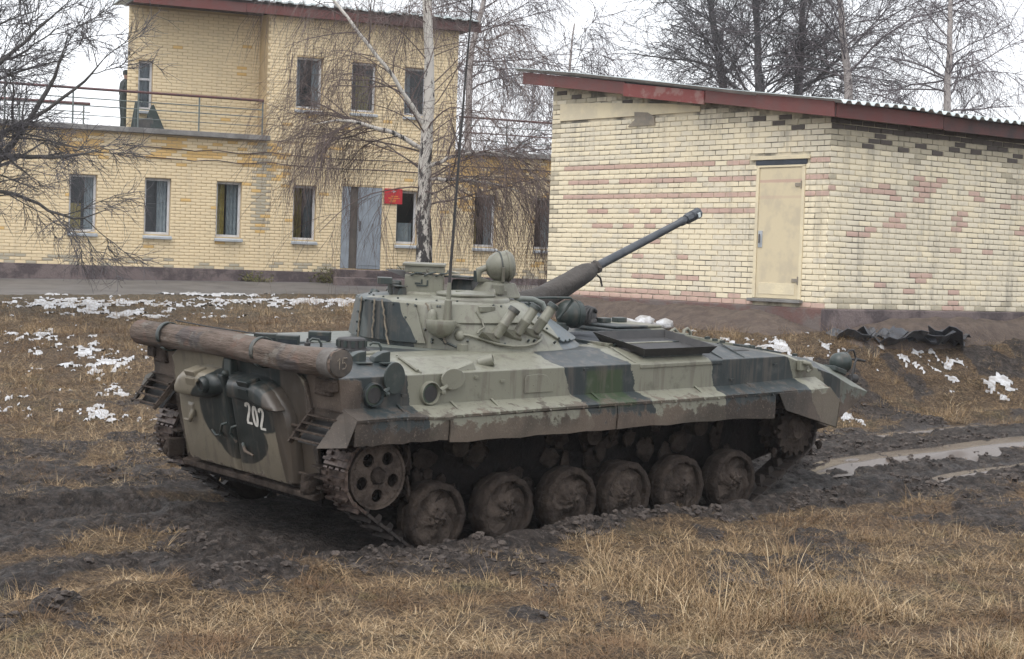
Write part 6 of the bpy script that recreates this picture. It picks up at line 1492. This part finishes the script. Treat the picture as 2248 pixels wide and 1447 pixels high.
# ---- rear plate, doors and fittings
xr = lambda z: .0 - (z - 1.4) * .214
RN = Vector((-1, 0, -.214)).normalized(); RU = Vector((-.214, 0, 1)).normalized()    # outward and up along the rear plate
def rp(y, z, out=0.0): return Vector((xr(z), y, z)) + RN * out
MB().prism([rp(1.0, .50, .0), rp(1.06, 1.05), rp(1.0, 1.42), rp(.86, 1.505), rp(-.86, 1.505), rp(-1.0, 1.42), rp(-1.06, 1.05), rp(-1.0, .50)], RN * .03).build('rear_plate', M_REAR, veh, bevel=.006)
def door(s):
    out = [(.02, .58), (.02, 1.40)] + [(.42, 1.405), (.56, 1.385), (.68, 1.33), (.77, 1.24), (.82, 1.13), (.835, 1.0), (.83, .80), (.80, .60), (.76, .575)]
    c = np.array([.42, 1.0]); P0 = np.array(out)
    def ring(k, o, b=0):
        q = c + (P0 - c) * np.array(k); return [rp(s * a, z, o + b * (1 if z > 1.15 else 0)) for a, z in q]
    m2 = MB(); m2.rings([ring((1, 1), .031), ring((1, 1), .075), ring((.985, .985), .10), ring((.94, .95), .125), ring((.86, .90), .135)]); d = m2.build('rear_door', M_REAR, veh, smooth=28)
    # swollen upper part (fuel tank) of the door
    up = [(.07, 1.25), (.07, 1.33), (.12, 1.385), (.42, 1.395), (.56, 1.375), (.67, 1.32), (.75, 1.23), (.79, 1.20), (.75, 1.19), (.60, 1.215), (.40, 1.235), (.22, 1.24), (.11, 1.24)] if s < 0 else [(.07, 1.25), (.08, 1.33), (.14, 1.385), (.45, 1.395), (.58, 1.375), (.68, 1.32), (.76, 1.24), (.77, 1.19), (.73, 1.17), (.55, 1.17), (.36, 1.175), (.25, 1.185), (.13, 1.21)]
    cu = np.mean(up, axis=0); U = np.array(up)
    def ru(k, o): q = cu + (U - cu) * k; return [rp(s * a, z, o) for a, z in q]
    m2 = MB(); m2.rings([ru(1.03, .11), ru(1.0, .15), ru(.95, .185), ru(.85, .21), ru(.65, .222), ru(.3, .226)]); m2.build('tank_bulge', M_REAR, d, smooth=60)
    # vision block
    m2 = MB(); yv, zv = (.40, 1.345) if s < 0 else (.40, 1.345); a = .085
    m2.hexa([rp(s * yv - a, zv - .07, .19), rp(s * yv + a, zv - .07, .19), rp(s * yv + a, zv - .07, .10), rp(s * yv - a, zv - .07, .10), rp(s * yv - a * .9, zv + .06, .235), rp(s * yv + a * .9, zv + .06, .235), rp(s * yv + a * .9, zv + .07, .10), rp(s * yv - a * .9, zv + .07, .10)])
    vb = m2.build('vision_block', M_REAR, d, bevel=.010)
    m2 = MB(); m2.hexa([rp(s * yv - a * .85, zv - .075, .215), rp(s * yv + a * .85, zv - .075, .215), rp(s * yv + a * .85, zv - .07, .225), rp(s * yv - a * .85, zv - .07, .225), rp(s * yv - a * .8, zv + .0, .225), rp(s * yv + a * .8, zv + .0, .225), rp(s * yv + a * .8, zv + .0, .236), rp(s * yv - a * .8, zv + .0, .236)]); m2.build('shutter', M_REAR, vb, bevel=.004)
    if s > 0:
        m2 = MB(); m2.lathe(rp(.20, 1.31, .205), RN, [(0, .07), (.03, .07), (.055, .06), (.055, .045), (.03, .043), (.03, .001)], 22); po = m2.build('firing_port', M_REAR, d, smooth=35)
        MB().lathe(rp(.20, 1.31, .236), RN, [(0, .042), (.003, .02), (.0032, .001)], 18).build('dark_bore_disc', M_BLACK, po)  # black disc puts the shade of the bore into colour
        m2 = MB(); m2.hexa([rp(.66, .98, .13), rp(.55, .98, .13), rp(.55, 1.10, .13), rp(.66, 1.10, .13), rp(.64, .985, .16), rp(.57, .985, .175), rp(.57, 1.08, .155), rp(.64, 1.08, .15)]); m2.build('lock_cover', M_REAR, d, bevel=.008)
        MB().tube([rp(.56, 1.04, .15), rp(.56, .99, .18), rp(.58, .955, .185), rp(.68, .95, .175)], [.022, .024, .016, .013], 8).build('handle', M_REAR, d, smooth=50)
        MB().tube([rp(.30, .905, .15), rp(.22, .875, .17), rp(.16, .885, .17)], .010, 6).build('lever', M_GREENP, d, smooth=60)
        MB().tube([rp(.12, .86, .14), rp(.12, .92, .18), rp(.06, .99, .19), rp(.02, 1.0, .16)], .012, 7).build('lever', M_GREENP, d, smooth=60)
    else:
        MB().tube([rp(-.06, .85, .15), rp(-.03, .93, .18), rp(-.07, .98, .18), rp(-.10, .99, .15)], .012, 7).build('lever', M_GREENP, d, smooth=60)
        MB().tube([rp(-.14, .845, .14), rp(-.20, .80, .17), rp(-.30, .775, .16)], [.018, .014, .010], 7).build('lever', M_GREENP, d, smooth=60)
        for z in (.62, .70, 1.02, 1.08): MB().tube([rp(-.83, z, .09), rp(-.93, z - .01, .07), rp(-1.0, z - .01, .05)], .013, 6).build('hinge', M_MUD2, d)
    # white numerals on the right door
    if s < 0:
        wp = pmat('white_number_paint', (.66, .64, .58), (.55, .52, .47), 30, .7, 0)
        two = [(-.028, .055), (-.022, .078), (-.004, .088), (.016, .082), (.026, .062), (.022, .036), (.008, .004), (-.012, -.034), (-.026, -.066), (-.030, -.082), (.0, -.082), (.036, -.082)]
        zero = [(.026 * math.sin(t), .080 * math.cos(t)) for t in np.linspace(0, 2 * math.pi, 22)]
        for yc, zc, sh in ((-.290, 1.112, two), (-.385, 1.100, zero), (-.478, 1.087, two)):
            m2 = MB(); wd = .0115; pts = [Vector((a, b, 0)) for a, b in sh]; L_ = []; R__ = []
            for i, p in enumerate(pts):
                t = (pts[min(i + 1, len(pts) - 1)] - pts[max(i - 1, 0)])
                if sh is zero and i in (0, len(pts) - 1): t = pts[1] - pts[-2]
                t.normalize(); nrm = Vector((-t.y, t.x, 0)); ww = wd * (1.25 if abs(t.y) > .6 else .85)
                L_.append(p + nrm * ww); R__.append(p - nrm * ww)
            V = [rp(yc - q.x * 1.05, zc + q.y * .95, .1385) for q in L_ + R__]; n = len(L_)
            m2.add(V, [(i, i + 1, n + i + 1, n + i) for i in range(n - 1)]); o = m2.build('number_2' if sh is two else 'number_0', wp, d); so = o.modifiers.new('t', 'SOLIDIFY'); so.thickness = .002; so.offset = 0
            o.name = 'numeral'
door(1); door(-1)
mb = MB(); mb.box(rp(.0, 1.43, .05), (.10, .10, .14)); mb.lathe(rp(0.0, 1.40, .10), RN, [(0, .03), (.04, .028), (.05, .01)], 12); mb.build('door_post_lamp', M_GREENP, veh, bevel=.01)
MB().prism([rp(1.0, .49, .0), rp(-1.0, .49, .0), rp(-1.0, .545, .0), rp(1.0, .545, .0)], RN * .09).build('rear_sill', M_MUD2, veh, bevel=.012)
for s in (-1, 1):
    mb = MB(); mb.box((.03, s * 1.22, 1.40), (.12, .20, .13)); mb.box((-.02, s * 1.33, 1.42), (.07, .12, .09)); mb.build('tow_bracket', M_MUD2, veh, bevel=.015)
    mb = MB(); mb.box((.10, s * 1.22, 1.10), (.04, .34, .26)); mb.build('rear_guard_lining', M_BLACK, veh)  # black plate behind the grating, keeps its gaps dark
    mb = MB(); mb.box((.04, s * 1.02, .62), (.16, .05, .16)); mb.lathe((.0, s * 1.02, .60), (0, s, 0), [(0, .055), (.06, .055), (.07, .03)], 14); mb.build('tow_shackle', M_MUD, veh, bevel=.01)
    for z in (.60, .68, .76): MB().box((.10, s * 1.07, z), (.10, .12, .018)).build('step_bar', M_MUD2, veh)
# ---- bow lamps with guards
bo = Vector((6.62, -.88, 1.33)); bd = Vector((1, -.1, 0)).normalized(); m2 = MB(); m2.lathe(bo, bd, [(-.10, .02), (-.09, .06), (-.05, .095), (.0, .105), (.05, .105), (.055, .11), (.07, .11), (.075, .1)], 24); hl = m2.build('headlamp', M_GREENP, veh, smooth=40)
MB().lathe(bo + bd * .075, bd, [(0, .098), (.01, .07), (.012, .01)], 20).build('lens', M_LENS, hl, smooth=40)
mb = MB(); mb.tube([bo + Vector((.0, -.16, -.18)), bo + Vector((.04, -.16, .0)), bo + Vector((.10, -.14, .05)), bo + Vector((.26, -.12, .02)), bo + Vector((.26, .12, .02)), bo + Vector((.08, .16, .05))], .011, 7)
mb.tube([bo + Vector((.08, .0, .04)), bo + Vector((.14, 0, .12)), bo + Vector((.22, 0, .12)), bo + Vector((.26, 0, .05)), bo + Vector((.25, 0, -.12))], .010, 7); mb.build('lamp_guard', M_BLACK, hl, smooth=60)
m2 = MB(); m2.lathe((6.70, -.98, 1.17), bd, [(-.05, .02), (-.03, .045), (.03, .05), (.06, .045)], 16); m2.box((6.66, -.93, 1.12), (.08, .10, .06)); m2.build('side_lamp', M_BLACK, veh, smooth=40)
mb = MB(); mb.box((6.46, -.95, 1.27), (.20, .16, .05), Matrix.Rotation(R(16), 3, 'Y')); mb.build('lamp_bracket', M_GREENP, veh, bevel=.008)

# ------------------------------------------------------------------ unditching log strapped across the stern
def log_mat():
    m, b, N = start('log_bark', obj=veh); x, y, z = N.sep()
    n1 = N.noise(2.2, 4, .6); n2 = N.noise(1, 5, .7, co=N.scaled((26, 3.5, 26)))
    c = N.ramp(N.math('ADD', N.math('MULTIPLY', n1, .6), N.math('MULTIPLY', n2, .4)), [(.36, (.048, .037, .03)), (.46, (.12, .085, .062)), (.56, (.17, .125, .10)), (.66, (.15, .125, .10))])
    n3 = N.noise(3.1, 3, .5); c = N.mix(N.remap(n3, .56, .66, 0, .5), c, (.20, .105, .075)); c = N.mix(N.remap(N.noise(2.6, 3, .5), .60, .68, 0, .7), c, (.055, .055, .06))
    c = N.mix(.30, c, (.03, .025, .022)); c = N.mix(N.remap(N.noise(5.5, 5, .7), .56, .62, 0, .7), c, (.15, .135, .115)); N.link(c, b.inputs['Base Color']); b.inputs['Roughness'].default_value = .8; N.bump(n2, 1.0, .03, b); return m
M_LOG = log_mat(); M_END = pmat('sawn_log_end', (.05, .046, .042), (.085, .07, .058), 9, .85, .5, 30)
log = bpy.data.objects.new('unditching_log', None); COL.objects.link(log); log.rotation_mode = 'QUATERNION'; log.rotation_quaternion = _q
_lv = Vector((-.10, -.1, 1.475)); log.location = Vector(tuple(OV)) + _q.to_matrix() @ _lv
tag(log, 'muddy bark-covered log strapped across the rear edge of the armoured vehicle', 'log')
def logm():
    n = 28; rows = []; ys = np.linspace(1.42, -1.56, 46)
    for i, y in enumerate(ys):
        cx, cz = -.10 + .012 * math.sin(y * 2.2), 1.60 + .012 * math.sin(y * 3.1 + 1) - .006 * (y)
        rows.append([Vector((cx + (.106 + .006 * math.sin(y * 5 + k) * .6 + .004 * math.sin(k * 2.1 + y * 9)) * math.cos(2 * math.pi * k / n), y, cz + (.106 + .006 * math.sin(y * 4 + k * 1.3) * .6) * math.sin(2 * math.pi * k / n))) - _lv for k in range(n)])
    m2 = MB(); m2.rings(rows, cap0=False, cap1=False); m2.build('bark', M_LOG, log, smooth=60)
    for y, r_, d, mt in ((1.421, .102, 1, M_END), (-1.561, .103, -1, M_END)):
        cz = 1.60 + .012 * math.sin(y * 3.1 + 1) - .006 * y; cx = -.10 + .012 * math.sin(y * 2.2)
        MB().lathe(Vector((cx, y - d * .03, cz)) - _lv, (0, d, 0), [(0, r_), (.03, r_), (.033, r_ * .95), (.034, .002)], 28).build('cut_end', mt, log, smooth=35)
    yb = -1.40; m2 = MB(); m2.lathe(Vector((-.10 + .012 * math.sin(yb * 2.2), yb, 1.60 + .012 * math.sin(yb * 3.1 + 1) - .006 * yb)) - _lv, (0, -1, 0), [(0, .107), (.0, .113), (.13, .111), (.13, .105)], 32); m2.build('end_band', pmat('worn_grey_band', (.13, .12, .11), (.075, .065, .058), 9, .8, .5, 40), log, smooth=40)
    for y in (.93, -.52):
        cz = 1.60 + .012 * math.sin(y * 3.1 + 1) - .006 * y; pts = [Vector((-.10 + .119 * math.cos(t), y + .02 * math.sin(t), cz + .118 * math.sin(t))) - _lv for t in np.linspace(-2.3, 3.5, 22)]
        m2 = MB(); V = []
        for p in pts: V += [p + Vector((0, -.022, 0)), p + Vector((0, .022, 0))]
        m2.add(V, [(2 * i, 2 * i + 1, 2 * i + 3, 2 * i + 2) for i in range(len(pts) - 1)]); o = m2.build('strap', M_GREENP, log, smooth=60); so = o.modifiers.new('t', 'SOLIDIFY'); so.thickness = .010; so.offset = 0
    MB().tube([Vector((-.12, .80, 1.735)) - _lv, Vector((-.11, .2, 1.727)) - _lv, Vector((-.10, -.55, 1.735)) - _lv], .006, 5).build('lashing_wire', M_BLACK, log)
    ch = pmat('chalk_mark', (.22, .19, .15), (.12, .10, .085), 60, .9, 0, lo=.4, hi=.6)
    for sh, yc in (([(-.03, .02), (-.012, .042), (-.012, -.042)], 0), ([(.055, .042), (.018, .042), (.014, .004), (.034, .008), (.050, -.012), (.040, -.036), (.014, -.04)], 0)):
        m2 = MB(); m2.tube([Vector((-.105 + a, -1.5665, 1.615 + b)) - _lv for a, b in sh], .005, 4); m2.build('chalk_numeral', ch, log)
logm()

# ------------------------------------------------------------------ driver looking out of his hatch
drv = bpy.data.objects.new('person', None); COL.objects.link(drv); drv.rotation_mode = 'QUATERNION'; drv.rotation_quaternion = _q
_dv = Vector((4.30, .52, 1.0)); drv.location = Vector(tuple(OV)) + _q.to_matrix() @ _dv
tag(drv, "driver in black padded helmet looking out of the vehicle's front hatch", 'person')
def driver():
    v = [(0, 0, -.02), (.0, 0, .20), (.02, 0, .40), (.03, 0, .50), (.05, 0, .56), (.06, 0, .62), (.02, .19, .44), (.12, .25, .22), (.34, .16, .12), (.02, -.19, .44), (.12, -.25, .22), (.34, -.16, .12), (.38, .12, -.02), (.38, -.12, -.02)]
    e = [(0, 1), (1, 2), (2, 3), (3, 4), (4, 5), (2, 6), (6, 7), (7, 8), (2, 9), (9, 10), (10, 11), (0, 12), (0, 13)]
    skin_body('body', v, e, [(.15, .13), (.15, .12), (.17, .12), (.08, .08), .055, .058, .075, .055, .04, .075, .055, .04, .09, .09], M_UNIF, drv)
    m2 = MB(); m2.lathe((.07, 0, .60), (.06, 0, 1), [(0, .05), (.03, .072), (.08, .084), (.14, .088), (.19, .07), (.22, .02)], 18); m2.lathe((.15, 0, .69), (1, 0, -.3), [(0, .02), (.02, .012), (.025, .003)], 8); h = m2.build('head', M_SKIN, drv, smooth=60)
    m2 = MB(); m2.lathe((.055, 0, .625), (.02, 0, 1), [(0, .088), (.02, .100), (.07, .107), (.12, .104), (.16, .085), (.185, .05), (.192, .01)], 26); hm = m2.build('padded_helmet', M_BLACK, h, smooth=60)
    for k in range(-3, 4):
        a = k * .36; pts = []
        for t in np.linspace(-.5, math.pi * .80, 14):
            pts.append(Vector((.062 - .108 * math.cos(t) * math.cos(a) - .0, .108 * math.sin(a) * (1.0 if t < 1.6 else 1), .70 + .115 * math.sin(t) * (1 - .12 * abs(math.sin(a))))))
        m3 = MB(); m3.tube(pts, [.010] + [.017] * 12 + [.010], 8); m3.build('padding_rib', M_BLACK, hm, smooth=60)
    for s in (-1, 1): MB().lathe((.06, s * .095, .665), (0, s, 0), [(0, .048), (.02, .046), (.035, .03), (.038, .005)], 16).build('ear_cup', M_BLACK, hm, smooth=60)
    m3 = MB(); m3.lathe((.055, 0, .565), (0, 0, 1), [(0, .115), (.03, .112), (.06, .098), (.075, .08)], 20); m3.build('collar', M_BLACK, drv, smooth=60)
driver()
print('meshes', len(bpy.data.objects))

# ------------------------------------------------------------------ thin November mist
def haze():
    x0, x1, y0, y1, z0, z1 = -352, 352, -62, 352, -1.5, 24.0
    hz = MB().box(((x0 + x1) / 2, (y0 + y1) / 2, (z0 + z1) / 2), (x1 - x0, y1 - y0, z1 - z0))
    m = bpy.data.materials.new('mist'); m.use_nodes = True; t = m.node_tree; t.nodes.clear()
    v = t.nodes.new('ShaderNodeVolumePrincipled'); v.inputs['Color'].default_value = (.93, .94, .96, 1); v.inputs['Density'].default_value = .0006; v.inputs['Anisotropy'].default_value = .2
    o = t.nodes.new('ShaderNodeOutputMaterial'); t.links.new(v.outputs[0], o.inputs['Volume'])
    tag(hz.build('haze', m), kind='stuff')
haze()
